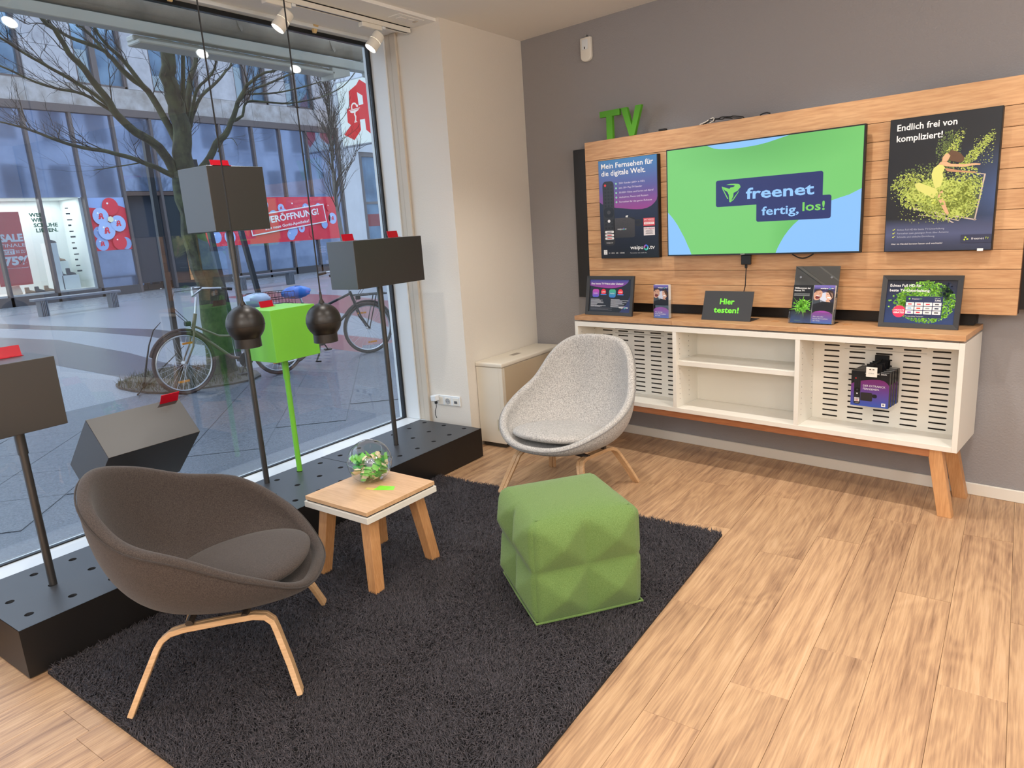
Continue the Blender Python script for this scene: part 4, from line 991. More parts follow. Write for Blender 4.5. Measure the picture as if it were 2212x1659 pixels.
# ------------------------------------------------------------------ cabinet
CY = -0.419; CB = -0.03; Z0, Z1 = 0.3500, 0.9005; FL = 0.0
cab = thing('display_cabinet', 'long low white open cabinet on splayed beech legs under the television', 'cabinet', (1.7, -0.2, 0))
def cx(x, y): return x   # (straight bays)
A0, A1 = 0.7243, 3.0775
def flare(mb, xa, xb, z0, z1, d0, d1, y0=CY, y1=CB):
    f = (y1 - y0) / (CB - CY)
    mb.hexa([(xa, y0, z0), (xb, y0, z0), (xb + d1 * f, y1, z0), (xa + d0 * f, y1, z0), (xa, y0, z1), (xb, y0, z1), (xb + d1 * f, y1, z1), (xa + d0 * f, y1, z1)]); return mb
flare(MB(), A0, A0 + .025, Z0, Z1, 0, 0).build('side_panel', m_white, cab, bevel=.0008)
flare(MB(), A1 - .025, A1, Z0, Z1, FL, FL).build('side_panel', m_white, cab, bevel=.0008)
flare(MB(), A0 + .0252, A1 - .0252, .8690, Z1, 0, 0).build('top_panel', m_white, cab, bevel=.0008)
flare(MB(), A0 + .0252, A1 - .0252, Z0, .3775, 0, 0).build('bottom_panel', m_white, cab, bevel=.0008)
for x in (1.5095, 2.2815): MB().box(x - .0130, x + .0130, CY + .001, CB - .05, .3777, .8688).build('divider', m_white, cab, bevel=.0008)
MB().box(1.5228, 2.2682, CY + .020, CB - .1205, .6535, .6825).build('shelf', m_white, cab, bevel=.0008)
# back panels (outer two slotted)
def slot_shape(w, h):
    P = []
    r = h / 2
    for i in range(16):
        a = 2 * PI * (i + .5) / 16; P.append(((w / 2 - r) * (1 if math.cos(a) > 0 else -1) + r * math.cos(a), r * math.sin(a)))
    return P
yb_ = -0.205
def slotted(x_first, pitch, x0, x1):
    mb = MB(); z_t, z_b = .8688, .3777; xs = [x_first + pitch * k + .042 for k in range(5)]
    ed = [x0] + [(xs[k] + xs[k + 1]) / 2 for k in range(4)] + [x1]
    zs = [.3990 + .03174 * k for k in range(14)]
    ez = [z_b] + [(zs[k] + zs[k + 1]) / 2 for k in range(13)] + [z_t]
    cells = [(ed[i], ed[i + 1], ez[j], ez[j + 1], xs[i], zs[j]) for i in range(5) for j in range(14)]
    holed_plate(mb, cells, 0.0, 0.0015, slot_shape(.084, .0090))
    mb.v = [(x, yb_ - z, y) for x, y, z in mb.v]; return mb
slotted(.808, .1313, .7496, 1.4962).build('slotted_back', m_white, cab)
slotted(2.352, .1363, 2.2948, 3.0520).build('slotted_back', m_white, cab)
m_rb = mat('dim_back', rgb(90, 84, 78), .8)
for xa_, xb_ in ((.7496, 1.4962), (2.2948, 3.052)): MB().box(xa_, xb_, yb_ + .06, yb_ + .062, .3777, .8688).build('rear_board', m_rb, cab)
MB().box(1.5228, 2.2682, -.150, -.146, .3777, .8688).build('plain_back', m_white, cab)
hm = MB()
for x in (1.5226, 2.2946, .7494):
    for y in (-.375, -.225 if x > 2 or x < 1 else -.26):
        for k in range(13): hm.cyl((x - .0003, y, .43 + k * .0325), (x + .0006, y, .43 + k * .0325), .0024, 6)
hm.build('shelf_pin_holes', m_hole, cab)
MB().box(A0 + .03, A1 - .03, CY + .03, CB - .02, .9008, .9105).build('spacer', mat('spacer_grey', rgb(150, 146, 142), .6), cab)
# legs and apron
m_leg2 = wood_mat('beech_apron', rgb(150, 92, 58), rgb(176, 116, 76), 0.45, 6, 'x', fine=.45)
MB().box(.83, 2.955, CY + .012, CY + .034, .308, .3498).build('apron', m_leg2, cab, bevel=.001)
MB().box(.83, 2.955, -.090, -.070, .308, .3498).build('apron', m_leg2, cab, bevel=.001)
def cleg(xt, xb, yt, yb):
    a, b = .064, .050
    MB().hexa([(xb - a / 2, yb - b / 2, 0.0), (xb + a / 2, yb - b / 2, 0.0), (xb + a / 2, yb + b / 2, 0.0), (xb - a / 2, yb + b / 2, 0.0),
               (xt - a / 2, yt - b / 2, .3495), (xt + a / 2, yt - b / 2, .3495), (xt + a / 2, yt + b / 2, .3495), (xt - a / 2, yt + b / 2, .3495)]).build('leg', m_beechleg, cab, bevel=.0015)
cleg(2.976, 3.043, -.378, -.384); cleg(2.976, 3.047, -.095, -.072); cleg(.826, .759, -.378, -.384); cleg(.826, .755, -.095, -.072)
# worktop: three sections lying on the cabinet
for i, (xa, xb, d0, d1) in enumerate(((A0, 1.4915, 0, 0), (1.4925, 2.2775, 0, 0), (2.2785, A1, 0, 0))):
    o = flare(MB(), xa, xb,   .9108, .9390, d0, d1, CY, -.025).build('worktop', m_beech, None, bevel=.001)
    tag(o, ('beech worktop section on the cabinet under the left framed advert', 'middle beech worktop section under the Hier testen sign', 'beech worktop section on the cabinet under the right framed advert')[i], 'worktop', 'worktop sections on the cabinet')
for x, y, r in ((2.085, -.252, .024), (2.486, -.248, .024)):
    o = MB().lathe((x, y, .9391), [(r, 0), (r, .0012), (r - .004, .0012), (r - .005, .0004), (0, .0004)], 24).build('cable_grommet', m_beechleg, None, smooth=True)
    tag(o, 'round brown cable cap in the worktop, ' + ('left of the acrylic leaflet holder' if x < 2.3 else 'right of the acrylic leaflet holder'), 'cable cap', 'cable caps in the worktop')

# ------------------------------------------------------------------ things on the worktop
WT = 0.9391
def lean_frame(name, label, x0, x1, h, yfoot, lean, fr=.024, dep=.016):
    t = thing(name, label, 'frame', ((x0 + x1) / 2, yfoot, WT))
    up = Vector((0, math.sin(lean), math.cos(lean))); n = Vector((0, -math.cos(lean), math.sin(lean)))
    o = Vector((x0, yfoot, WT + .001)); w = x1 - x0
    def P(x, y, d): return o + Vector((x, 0, 0)) + up * y + n * d
    mb = MB()
    for a in ([(0, 0), (w, 0), (w - fr, fr), (fr, fr)], [(w, 0), (w, h), (w - fr, h - fr), (w - fr, fr)], [(w, h), (0, h), (fr, h - fr), (w - fr, h - fr)], [(0, h), (0, 0), (fr, fr), (fr, h - fr)]):
        k = mb.add([P(x, y, -dep) for x, y in a] + [P(x, y, 0.0 if i < 2 else -.004) for i, (x, y) in enumerate(a)], [(0, 3, 2, 1), (4, 5, 6, 7), (0, 1, 5, 4), (1, 2, 6, 5), (2, 3, 7, 6), (3, 0, 4, 7)])
    mb.build('snap_frame', m_frame, t)
    MB().hexa([P(fr, fr, -.012), P(w - fr, fr, -.012), P(w - fr, fr, -.0095), P(fr, fr, -.0095), P(fr, h - fr, -.012), P(w - fr, h - fr, -.012), P(w - fr, h - fr, -.0095), P(fr, h - fr, -.0095)]).build('back_sheet', m_black, t)
    MB().hexa([P(w * .4, .0, -dep - .08), P(w * .6, 0, -dep - .08), P(w * .6, 0.002, -dep), P(w * .4, 0.002, -dep), P(w * .4, .004, -dep - .08), P(w * .6, .004, -dep - .08), P(w * .6, .12, -dep), P(w * .4, .12, -dep)]).build('easel_foot', m_black, t)
    return t, Sheet(P(fr, fr, -.0093), (1, 0, 0), up), w - 2 * fr, h - 2 * fr
m_frame = mat('dark_grey_snap_frame', rgb(52, 52, 53), .45)
t, sh, w, h = lean_frame('framed_advert', 'black framed advert with two icons, standing on the left of the worktop', .757, 1.145, .268, -.340, .16)
sx, sy = w / .33, h / .24
def sc(pts): return [(x * sx, y * sy) for x, y in pts]
for i in range(8): sh.rect(0, h * i / 8, w, h * (i + 1) / 8, mixc(rgb(12, 13, 20), rgb(22, 26, 44), i / 8), mixc(rgb(12, 13, 20), rgb(22, 26, 44), (i + 1) / 8))
sh.lv = 2
cv = [(0.0, .195), (.045, .187), (.0918, .1811), (.135, .178), (.1786, .1767), (.22, .181), (.2577, .1897), (.282, .201), (.2967, .2115), (.307, .223), (.3125, .24)]
V = []
for a in cv:
    for s_ in range(5): V.append((a[0] * sx, (a[1] + (.24 - a[1]) * s_ / 4) * sy))
sh.raw(V, [(i * 5 + j, (i + 1) * 5 + j, (i + 1) * 5 + j + 1, i * 5 + j + 1) for i in range(len(cv) - 1) for j in range(4)], [mixc(rgb(150, 56, 150), rgb(70, 70, 150), min(1, max(0, (p[1] / sy - .18) / .05))) for p in V])
sh.poly(sc([(.25, 0), (.33, 0), (.33, .13), (.30, .06)]), rgb(44, 50, 96)); sh.lv = 3
sh.text('Das beste TV-Paket aller Zeiten!', .0122 * sx, .204 * sy, w=.256 * sx, cap=.0125 * sy, col=WHITE, bold=.02)
for x_, ca, cb_, nm in ((.052, rgb(60, 90, 200), rgb(200, 70, 170), 'Comfort'), (.187, rgb(50, 110, 200), rgb(70, 180, 120), 'Perfect')):
    sh.rrect((x_ - .027) * sx, .108 * sy, (x_ + .027) * sx, .168 * sy, .014, ca, cb_); sh.lv = 4; sh.text(nm, (x_ - .017) * sx, .134 * sy, w=.034 * sx, cap=.008, col=WHITE); sh.lv = 3
    sh.disc((x_ + .063) * sx, .148 * sy, .020 * sx, rgb(226, 50, 62), 20); sh.lv = 4; sh.text('4,99€', (x_ + .048) * sx, .144 * sy, w=.030 * sx, cap=.008, col=WHITE, bold=.02); sh.rect((x_ + .040) * sx, .126 * sy, (x_ + .088) * sx, .133 * sy, rgb(70, 130, 220)); sh.lv = 3
rn = random.Random(3)
for xb_ in (.0135, .177):
    for i in range(9): sh.rect(xb_ * sx, (.092 - .0068 * i) * sy, (xb_ + .05 + .09 * rn.random()) * sx, (.0948 - .0068 * i) * sy, rgb(190, 192, 200))
sh.text('waipu', .243 * sx, .030 * sy, w=.035 * sx, cap=.012, col=WHITE, bold=.015); ring_logo(sh, .290 * sx, .0355 * sy, .0075); sh.text('.tv', .300 * sx, .030 * sy, w=.017 * sx, cap=.012, col=WHITE, bold=.015)
for s_, a in (('Android TV', .016), ('Fire TV', .052), ('Apple TV', .080)): sh.text(s_, a * sx, .037 * sy, w=.026 * sx, cap=.006, col=rgb(205, 205, 210))
for i in range(3): sh.rect(.014 * sx, (.027 - .007 * i) * sy, (.19 - .03 * (i % 2)) * sx, (.0285 - .007 * i) * sy, rgb(120, 120, 130))
sh.build('advert_sheet', m_print, t)

def faces_photo(sh, x0, y0, w, h):
    """two laughing people lying on a white pillow (printed photo)"""
    L = sh.lv
    sh.rect(x0, y0, x0 + w, y0 + h, rgb(24, 24, 30), rgb(70, 70, 110)); sh.lv = L + 1
    X = lambda a: x0 + w * a
    Y = lambda b: y0 + h * b
    sh.poly([(X(.38), Y(.05)), (X(.62), Y(.05)), (X(.75), Y(.5)), (X(.62), Y(.82)), (X(.42), Y(.75)), (X(.30), Y(.4))], rgb(196, 204, 222))
    sh.poly([(X(0), Y(.0)), (X(.5), Y(.0)), (X(.55), Y(.18)), (X(.35), Y(.30)), (X(0), Y(.32))], rgb(58, 66, 74)); sh.lv = L + 2
    sh.poly([(X(.02), Y(.34)), (X(0.0), Y(.70)), (X(.10), Y(.92)), (X(.30), Y(.97)), (X(.42), Y(.80)), (X(.40), Y(.52)), (X(.26), Y(.30)), (X(.12), Y(.27))], rgb(196, 152, 128))
    sh.poly([(X(.0), Y(.72)), (X(.08), Y(.95)), (X(.30), Y(1.0)), (X(.42), Y(.90)), (X(.28), Y(.90)), (X(.12), Y(.84))], rgb(40, 30, 26))
    sh.poly([(X(.55), Y(.80)), (X(.72), Y(.95)), (X(.92), Y(.86)), (X(1.0), Y(.60)), (X(.96), Y(.30)), (X(.86), Y(.45)), (X(.70), Y(.78))], rgb(52, 38, 34))
    sh.poly([(X(.58), Y(.76)), (X(.74), Y(.84)), (X(.90), Y(.72)), (X(.93), Y(.48)), (X(.84), Y(.30)), (X(.70), Y(.28)), (X(.60), Y(.46))], rgb(210, 168, 146))
    sh.poly([(X(.60), Y(.30)), (X(.70), Y(.34)), (X(.82), Y(.20)), (X(.86), Y(.0)), (X(.66), Y(.0))], rgb(200, 156, 134)); sh.lv = L + 3
    sh.poly([(X(.08), Y(.44)), (X(.14), Y(.60)), (X(.32), Y(.56)), (X(.30), Y(.40)), (X(.16), Y(.34))], rgb(110, 40, 40)); sh.poly([(X(.12), Y(.56)), (X(.15), Y(.60)), (X(.31), Y(.56)), (X(.29), Y(.51))], WHITE)
    sh.poly([(X(.66), Y(.44)), (X(.68), Y(.50)), (X(.84), Y(.47)), (X(.80), Y(.40))], WHITE)
    for a, b in ((.13, .75), (.30, .73), (.67, .67), (.84, .64)): sh.rect(X(a - .035), Y(b - .012), X(a + .035), Y(b + .012), rgb(52, 34, 30))
    sh.lv = L
def waipu_leaf(sh, w, h):
    L = sh.lv
    sh.rect(0, 0, w, h, rgb(18, 18, 24)); sh.lv = L + 1; faces_photo(sh, 0, h * .50, w, h * .40); sh.lv = L + 1; sh.rect(0, h * .86, w, h, rgb(40, 36, 70), rgb(120, 110, 190)); sh.lv = L + 5
    sh.poly([(0, h * .36), (w * .55, h * .52), (w, h * .44), (w, h * .55), (w * .5, h * .58), (0, h * .50)], rgb(20, 20, 26))
    cvv = [(0, .26), (.15, .31), (.4, .335), (.6, .335), (.85, .30), (1, .24)]
    V = []
    for a in cvv:
        for s_ in range(4): V.append((a[0] * w, a[1] * h * s_ / 3))
    sh.raw(V, [(i * 4 + j, (i + 1) * 4 + j, (i + 1) * 4 + j + 1, i * 4 + j + 1) for i in range(5) for j in range(3)], [mixc(rgb(64, 120, 204), rgb(158, 60, 160), min(1, p[1] / (h * .31))) for p in V]); sh.lv = L + 6
    for i, s_ in enumerate(('Für uns das', 'beste Fernsehen', 'der Welt.')): sh.text(s_, w * .08, h * (.165 - .055 * i), w=w * (.50, .72, .36)[i], cap=h * .032, col=WHITE, bold=.015)
    sh.text('waipu', w * .30, h * .905, w=w * .36, cap=h * .035, col=WHITE, bold=.02); ring_logo(sh, w * .74, h * .922, w * .05); sh.text('tv', w * .82, h * .905, w=w * .12, cap=h * .035, col=WHITE, bold=.02)
    sh.lv = L
# small leaflet box
lb_ = thing('leaflet_dispenser', 'small clear leaflet dispenser between the left framed advert and the black sign', 'leaflet holder', (1.38, -.33, WT))
lx, ly = 1.325, -.350
MB().box(lx - .004, lx + .112, ly - .002, ly - .0005, WT + .0005, WT + .085).box(lx - .004, lx + .112, ly + .040, ly + .0415, WT + .0005, WT + .205).box(lx - .0055, lx - .004, ly - .002, ly + .0415, WT + .0005, WT + .12).box(lx + .112, lx + .1135, ly - .002, ly + .0415, WT + .0005, WT + .12).build('holder', m_acryl, lb_)
lf = thing('leaflet_stack', 'leaflets with two laughing people in the small clear dispenser', 'leaflets', (1.38, -.33, WT))
MB().box(lx, lx + .108, ly + .001, ly + .030, WT + .003, WT + .215).build('paper_block', m_whitef, lf)
sh = Sheet((lx, ly + .0008, WT + .003), (1, 0, 0), (0, 0, 1)); waipu_leaf(sh, .108, .212); sh.build('cover_print', m_print, lf)

# sign
ts = thing('table_sign', 'black tent sign reading Hier testen on the worktop', 'sign', (1.80, -.31, WT))
le = .30; up = Vector((0, math.sin(le), math.cos(le))); xa, xb, yf = 1.644, 1.960, -.318
MB().hexa([(xa, yf, WT + .0005), (xb, yf, WT + .0005), (xb, yf + .003, WT + .0005), (xa, yf + .003, WT + .0005)] + [tuple(Vector(p) + up * .180) for p in ((xa, yf, WT + .0005), (xb, yf, WT + .0005), (xb, yf + .003, WT + .0005), (xa, yf + .003, WT + .0005))]).build('front_plate', m_frame, ts)
MB().hexa([(xa, yf + .004, WT + .0005), (xb, yf + .004, WT + .0005), (xb, yf + .13, WT + .0005), (xa, yf + .13, WT + .0005), (xa, yf + .004, WT + .003), (xb, yf + .004, WT + .003), (xb, yf + .13, WT + .003), (xa, yf + .13, WT + .003)]).build('base_plate', m_frame, ts)
sh = Sheet((xa, yf - .0003, WT + .0005), (1, 0, 0), up, .00025, .316 / .29, .180 / .19); gl = rgb(120, 232, 60)
sh.text('Hier', .099, .1059, w=.086, cap=.037, col=gl, bold=.028); sh.build('lettering', m_print, ts); sh = Sheet((xa, yf - .0003, WT + .0005), (1, 0, 0), up, .00025, .316 / .29, .180 / .19); sh.text('testen!', .068, .051, w=.149, cap=.036, col=gl, bold=.028); sh.build('lettering', m_print, ts)

# acrylic double holder
le = .22; up = Vector((0, math.sin(le), math.cos(le))); nn = Vector((0, -math.cos(le), math.sin(le)))
ah = thing('leaflet_dispenser', 'wide clear leaflet dispenser with a tall back plate, right of the black sign', 'leaflet holder', (2.3, -.25, WT)); o = Vector((2.180, -.300, WT + .003)); U = Vector((1, 0, 0)); 
MB().obox(o + nn * -.028, U * .243, nn * .003, up * .325).build('back_plate', m_acryl, ah)
MB().obox(o + nn * .003, U * .243, nn * .0025, up * .066).obox(o + nn * -.026, U * .243, nn * .030, up * .003).obox(o + nn * -.026 , U * .003, nn * .030, up * .066).obox(o + U * .240 + nn * -.026 , U * .003, nn * .030, up * .15).build('front_tray', m_acryl, ah)
MB().obox(o + nn * -.031 + up * .18, U * .243, nn * .0025, up * .145).build('dark_backing', mat('dark_film', rgb(58, 62, 62), .4), ah)
MB().obox(o + nn * -.033 + up * .005, U * .243, nn * .0015, up * .17).build('dark_backing', m_frame, ah)
for x in (.035, .205): MB().cyl(o + U * x + nn * -.0245 + up * .262, o + U * x + nn * -.021 + up * .262, .006, 12).build('screw', m_steel, ah)
MB().box(2.20, 2.42, -.29, -.19, WT + .0004, WT + .0025).build('base_plate', m_black, ah)
l1 = thing('leaflet_stack', 'black leaflets with a green splash in the left of the wide clear dispenser', 'leaflets', (2.24, -.29, WT))
MB().obox(o + U * .010 + nn * -.018 + up * .0035, U * .112, nn * .018, up * .212).build('paper_block', m_whitef, l1)
sh = Sheet(o + U * .010 + nn * .0003 + up * .0035, U, up); w, h = .112, .212
sh.rect(0, 0, w, h, rgb(14, 16, 18)); sh.lv = 2; sh.rect(0, 0, w, h * .26, rgb(50, 78, 136), rgb(20, 24, 34)); sh.lv = 3
rn = random.Random(4); sh.splash(w * .48, h * .44, w * .42, h * .17, 160, [rgb(112, 196, 50), rgb(86, 164, 40), rgb(150, 220, 80)], .006, rn, .8, (.004, .03, w - .004, h * .75))
for k in range(14):
    a = k * .45; sh.poly([(w * .48, h * .42), (w * .48 + .05 * math.cos(a) * (1 + .3 * (k % 3)), h * .44 + .05 * math.sin(a) * (1 + .3 * (k % 2))), (w * .48 + .02 * math.cos(a + .35), h * .44 + .02 * math.sin(a + .35))], rgb(128, 212, 60))
sh.lv = 4
sh.text('Willkommen bei', w * .06, h * .90, w=w * .78, cap=h * .042, col=WHITE, bold=.02); sh.text('freenet TV.', w * .06, h * .835, w=w * .52, cap=h * .042, col=WHITE, bold=.02)
for i in range(3): sh.rect(w * .06, h * (.765 - .024 * i), w * .84, h * (.773 - .024 * i), rgb(150, 155, 155))
sh.text('freenet', w * .2, h * .05, w=w * .3, cap=h * .022, col=rgb(160, 210, 90)); sh.build('cover_print', m_print, l1)
l2 = thing('leaflet_stack', 'leaflets with two laughing people in the right of the wide clear dispenser', 'leaflets', (2.37, -.29, WT))
MB().obox(o + U * .126 + nn * -.018 + up * .0035, U * .112, nn * .018, up * .212).build('paper_block', m_whitef, l2)
sh = Sheet(o + U * .126 + nn * .0003 + up * .0035, U, up); waipu_leaf(sh, .112, .212); sh.build('cover_print', m_print, l2)

# right framed advert
t, sh, w, h = lean_frame('framed_advert', 'black framed green splash advert, standing on the right of the worktop', 2.645, 3.013, .270, -.270, .20)
sx, sy = w / .285, h / .195
sh.rect(0, 0, w, h, rgb(36, 60, 110), rgb(18, 22, 34)); sh.lv = 2
rn = random.Random(8); gg = [rgb(128, 196, 54), rgb(104, 172, 48), rgb(150, 212, 74), rgb(88, 150, 50)]
sh.splash(w * .58, h * .50, w * .42, h * .48, 2200, gg, .0050, rn, .62, (.003, .003, w - .003, h - .003))
sh.splash(w * .28, h * .45, w * .24, h * .26, 200, gg, .006, rn, .8, (.003, .003, w - .003, h - .003)); sh.splash(w * .86, h * .75, w * .1, h * .2, 90, [rgb(30, 50, 80), rgb(26, 36, 60)], .009, rn, .8, (.003, .003, w - .003, h - .003))
sh.lv = 3
sh.text('Echtes Full HD für', .0121 * sx, .165 * sy, w=.130 * sx, cap=.0135, col=WHITE, bold=.018); sh.text('beste TV-Unterhaltung.', .0121 * sx, .143 * sy, w=.168 * sx, cap=.0135, col=WHITE, bold=.018)
sh.rect(.084 * sx, .026 * sy, .2345 * sx, .123 * sy, rgb(34, 46, 84)); sh.disc(.0602 * sx, .0528 * sy, .0275 * sx, rgb(226, 50, 92), 24); sh.lv = 4
sh.text('3 MONATE', .0375 * sx, .056 * sy, w=.044 * sx, cap=.0075, col=WHITE, bold=.02); sh.text('GRATIS!', .0375 * sx, .044 * sy, w=.044 * sx, cap=.009, col=WHITE, bold=.03)
for j in range(3):
    for i in range(4):
        x_, y_ = (.0868 + .0366 * i) * sx, (.0795 - .0185 * j) * sy; sh.rrect(x_, y_, x_ + .0335 * sx, y_ + .0158 * sy, .0015, rgb(226, 226, 228))
        sh.lv = 5; c = [rgb(200, 60, 80), rgb(206, 50, 60), rgb(220, 40, 60), rgb(70, 70, 76), rgb(120, 180, 220), rgb(220, 60, 40), rgb(150, 150, 150), rgb(40, 50, 76), rgb(130, 60, 170), rgb(214, 60, 80), rgb(130, 130, 130), rgb(50, 50, 56)][j * 4 + i]
        sh.rect(x_ + .008 * sx, y_ + .0052 * sy, x_ + .024 * sx, y_ + .0105 * sy, c); sh.lv = 4
sh.text('freenet', .110 * sx, .108 * sy, w=.030 * sx, cap=.0075, col=WHITE); sh.text('TV', .142 * sx, .108 * sy, w=.009 * sx, cap=.0075, col=rgb(130, 214, 60)); sh.disc(.099 * sx, .1115 * sy, .005, rgb(130, 214, 60), 8)
sh.text('mtl. nur', .202 * sx, .113 * sy, w=.022 * sx, cap=.005, col=WHITE); sh.text('7,99€', .202 * sx, .101 * sy, w=.024 * sx, cap=.009, col=WHITE, bold=.02); sh.text('Plus viele weitere Top-Sender!', .087 * sx, .0305 * sy, w=.075 * sx, cap=.0045, col=WHITE)
sh.build('advert_sheet', m_print, t)

# boxed sticks hanging on a hook in the cabinet
hk = thing('display_hook', 'black display hook with a white price tag in the slotted cabinet back', 'hook', (2.65, -.3, .75))
MB().box(2.625, 2.695, -.220, -.2055, .722, .775).build('hook_plate', m_black, hk, bevel=.002)
MB().cyl((2.661, -.220, .752), (2.661, -.385, .746), .004, 8).build('prong', m_black, hk, smooth=True)
MB().box(2.634, 2.688, -.390, -.3865, .690, .742).build('price_tag', m_white, hk, bevel=.001)
sh = Sheet((2.636, -.3902, .692), (1, 0, 0), (0, 0, 1)); sh.text('€ 59,99', .011, .014, w=.026, cap=.006, col=rgb(60, 60, 70)); sh.disc(.018, .038, .006, rgb(60, 50, 46), 8, .003); sh.disc(.034, .038, .006, rgb(60, 50, 46), 8, .003); sh.build('price_print', m_print, hk)
labs = ['boxed streaming stick at the front of the hook, its printed face in full view', 'boxed streaming stick second from the front on the hook', 'boxed streaming stick third from the front on the hook', 'boxed streaming stick at the back of the hook, against the slotted panel']
bx0 = thing('boxed_stick', labs[0], 'box', (2.650, -.345, .522), 0, 'boxed sticks on the display hook')
W_ = .188; HB = .190
MB().box(2.556, 2.556 + W_, -.368, -.334, .522, .522 + HB).build('carton', m_cart := mat('black_carton', rgb(20, 20, 24), .35), bx0, bevel=.001)
MB().box(2.625, 2.70, -.352, -.351, .522 + HB, .752).build('hang_tab', m_cart, bx0)
MB().box(2.70, 2.738, -.366, -.361, .522 + HB + .0002, .522 + HB + .0007).build('white_stripe', m_whitef, bx0)
sh = Sheet((2.556, -.3682, .522), (1, 0, 0), (0, 0, 1), .0002, .188 / .172)
sh.rect(0, 0, .172, HB, rgb(22, 22, 28)); sh.lv = 2
cvv = [(.0, .118), (.02, .130), (.0496, .1394), (.09, .148), (.1262, .1513), (.145, .148), (.156, .1419), (.166, .132), (.1719, .12)]
V = []
for a in cvv:
    for s_ in range(7): V.append((a[0], a[1] * s_ / 6))
sh.raw(V, [(i * 7 + j, (i + 1) * 7 + j, (i + 1) * 7 + j + 1, i * 7 + j + 1) for i in range(len(cvv) - 1) for j in range(6)], [mixc(rgb(54, 84, 170), rgb(116, 42, 104), min(1, p[1] / .14)) for p in V])
sh.lv = 3; sh.text('waipu.tv 4K Stick', .062, .1775, w=.098, cap=.0085, col=WHITE, bold=.01)
sh.text('DER EXTRAKICK', .0555, .1085, w=.100, cap=.0105, col=WHITE); sh.text('FERNSEHEN.', .0555, .0915, w=.074, cap=.0105, col=WHITE)
sh.rrect(.045, .030, .099, .076, .006, rgb(44, 40, 42)); sh.rrect(.098, .05, .120, .070, .008, rgb(30, 28, 34)); remote(sh, .0140, .0095, .030, .150)
sh.lv = 3; sh.rect(.1410, .008, .1590, .026, WHITE); sh.lv = 4; sh.rect(.1455, .0125, .1545, .0215, rgb(120, 120, 130)); sh.build('front_print', m_print, bx0)
for k in range(1, 4):
    c = copy_tree(bx0); c.location = WALL @ Vector((2.650 + .003 * k, -.345 + .0365 * k, .522 + .001 * k)); c['label'] = labs[k]
XF[0] = WORLD

# ================================================================== the street outside
m_pave = mat('wet_mosaic_paving', rgb(96, 98, 104), 0.32, vscale=55, col2=rgb(156, 160, 168), bump=0.9, bscale=60)
m_band = mat('dark_wet_paving_band', rgb(52, 50, 54), 0.28, vscale=50, col2=rgb(92, 88, 92), bump=0.9, bscale=55)
m_slab = mat('wet_stone_slab', rgb(74, 78, 86), 0.24, vscale=70, col2=rgb(110, 114, 122), bump=0.5, bscale=110)
m_redb = mat('red_paving', rgb(112, 60, 60), 0.3, vscale=60, col2=rgb(140, 84, 82), bump=0.5, bscale=60)
m_soil = mat('wet_soil', rgb(40, 34, 30), 0.6, vscale=30, col2=rgb(70, 62, 50), bump=1.0, bscale=40)
m_stone = mat('pale_stone_cladding', rgb(150, 150, 156), 0.7, vscale=1.6, col2=rgb(186, 186, 192), bump=0.1, bscale=20)
m_stoneb = mat('stained_stone_band', rgb(140, 134, 128), 0.75, vscale=2.4, col2=rgb(182, 180, 182), bump=0.15, bscale=20)
m_bronze = mat('bronze_window_frame', rgb(92, 84, 84), 0.45)
m_fglass = mat('street_window_glass', rgb(124, 138, 164), 0.05, metal=0.8, vscale=.55, col2=rgb(164, 178, 204))
m_bglass = mat('upper_window_glass', rgb(84, 110, 136), 0.08, metal=0.6, vscale=1.1, col2=rgb(130, 160, 182))
m_shopglass = glass_mat('shop_glass', (0.92, 0.95, 0.98, 1), 0.9, 0.05)
g = struct('ground')
MB().box(-60, -0.702, -16, 60, -0.30, 0.0).build('mosaic_paving', m_pave, g)
def band(lo, hi, m=m_band, z=.0015):
    n = len(lo); vs = [(x, y, z) for x, y in lo] + [(x, y, z) for x, y in hi]
    MB().add; mb = MB(); mb.add(vs, [(i, i + 1, n + i + 1, n + i) for i in range(n - 1)]); return mb.build('paving_band', m, g)
band([(-22, 1.2), (-15.8, 1.5), (-12.6, 1.85), (-9.6, 1.78), (-6.5, 1.35), (-4.0, 1.0)], [(-22, 1.7), (-17.1, 1.97), (-14.8, 2.1), (-10.7, 2.43), (-7.0, 2.1), (-4.2, 1.7)])
band([(-22, -1.2), (-14, -.9), (-8.24, -.40), (-6.2, -.50), (-4.6, -.9)], [(-22, .4), (-13.6, .76), (-11.5, .99), (-8.13, .62), (-5.9, .2)][:5])
band([(-16, 7.4), (-11, 6.2), (-7, 4.6), (-4.6, 3.2)], [(-16, 8.9), (-11, 7.9), (-7, 6.4), (-4.4, 4.8)], m_redb)
band([(-5.9, 1.95), (-5.0, 1.9), (-3.9, 1.75)], [(-5.9, 2.9), (-5.0, 2.8), (-3.9, 2.6)], m_redb, .002)
# large slabs laid diagonally before the window, one by one
MB().box(-4.72, -1.1505, -7.0, 7.0, .0006, .0018).build('slab_bed', m_slab, g)
SL = 0.60; tm = None
for i in range(-14, 15):
    for j in range(-14, 15):
        cx_, cy_ = -2.4 + (i - j) * SL * .7071, -1.2 + (i + j) * SL * .7071
        if not (-4.28 < cx_ < -1.60 and -6.6 < cy_ < 6.4): continue
        if tm is None:
            h_ = SL / 2 - .003
            vs = [(0, -h_ * 1.414, 0), (h_ * 1.414, 0, 0), (0, h_ * 1.414, 0), (-h_ * 1.414, 0, 0)]
            mb = MB(); mb.hexa([(x, y, .0019) for x, y, z in vs] + [(x, y, .006) for x, y, z in vs]); tm = mb.build('paving_slab', m_slab, g, bevel=.002); o = tm
        else: o = tm.copy(); C.objects.link(o); o.parent = g
        o.location = (cx_, cy_, (i * 7 + j * 3) % 3 * .0008)
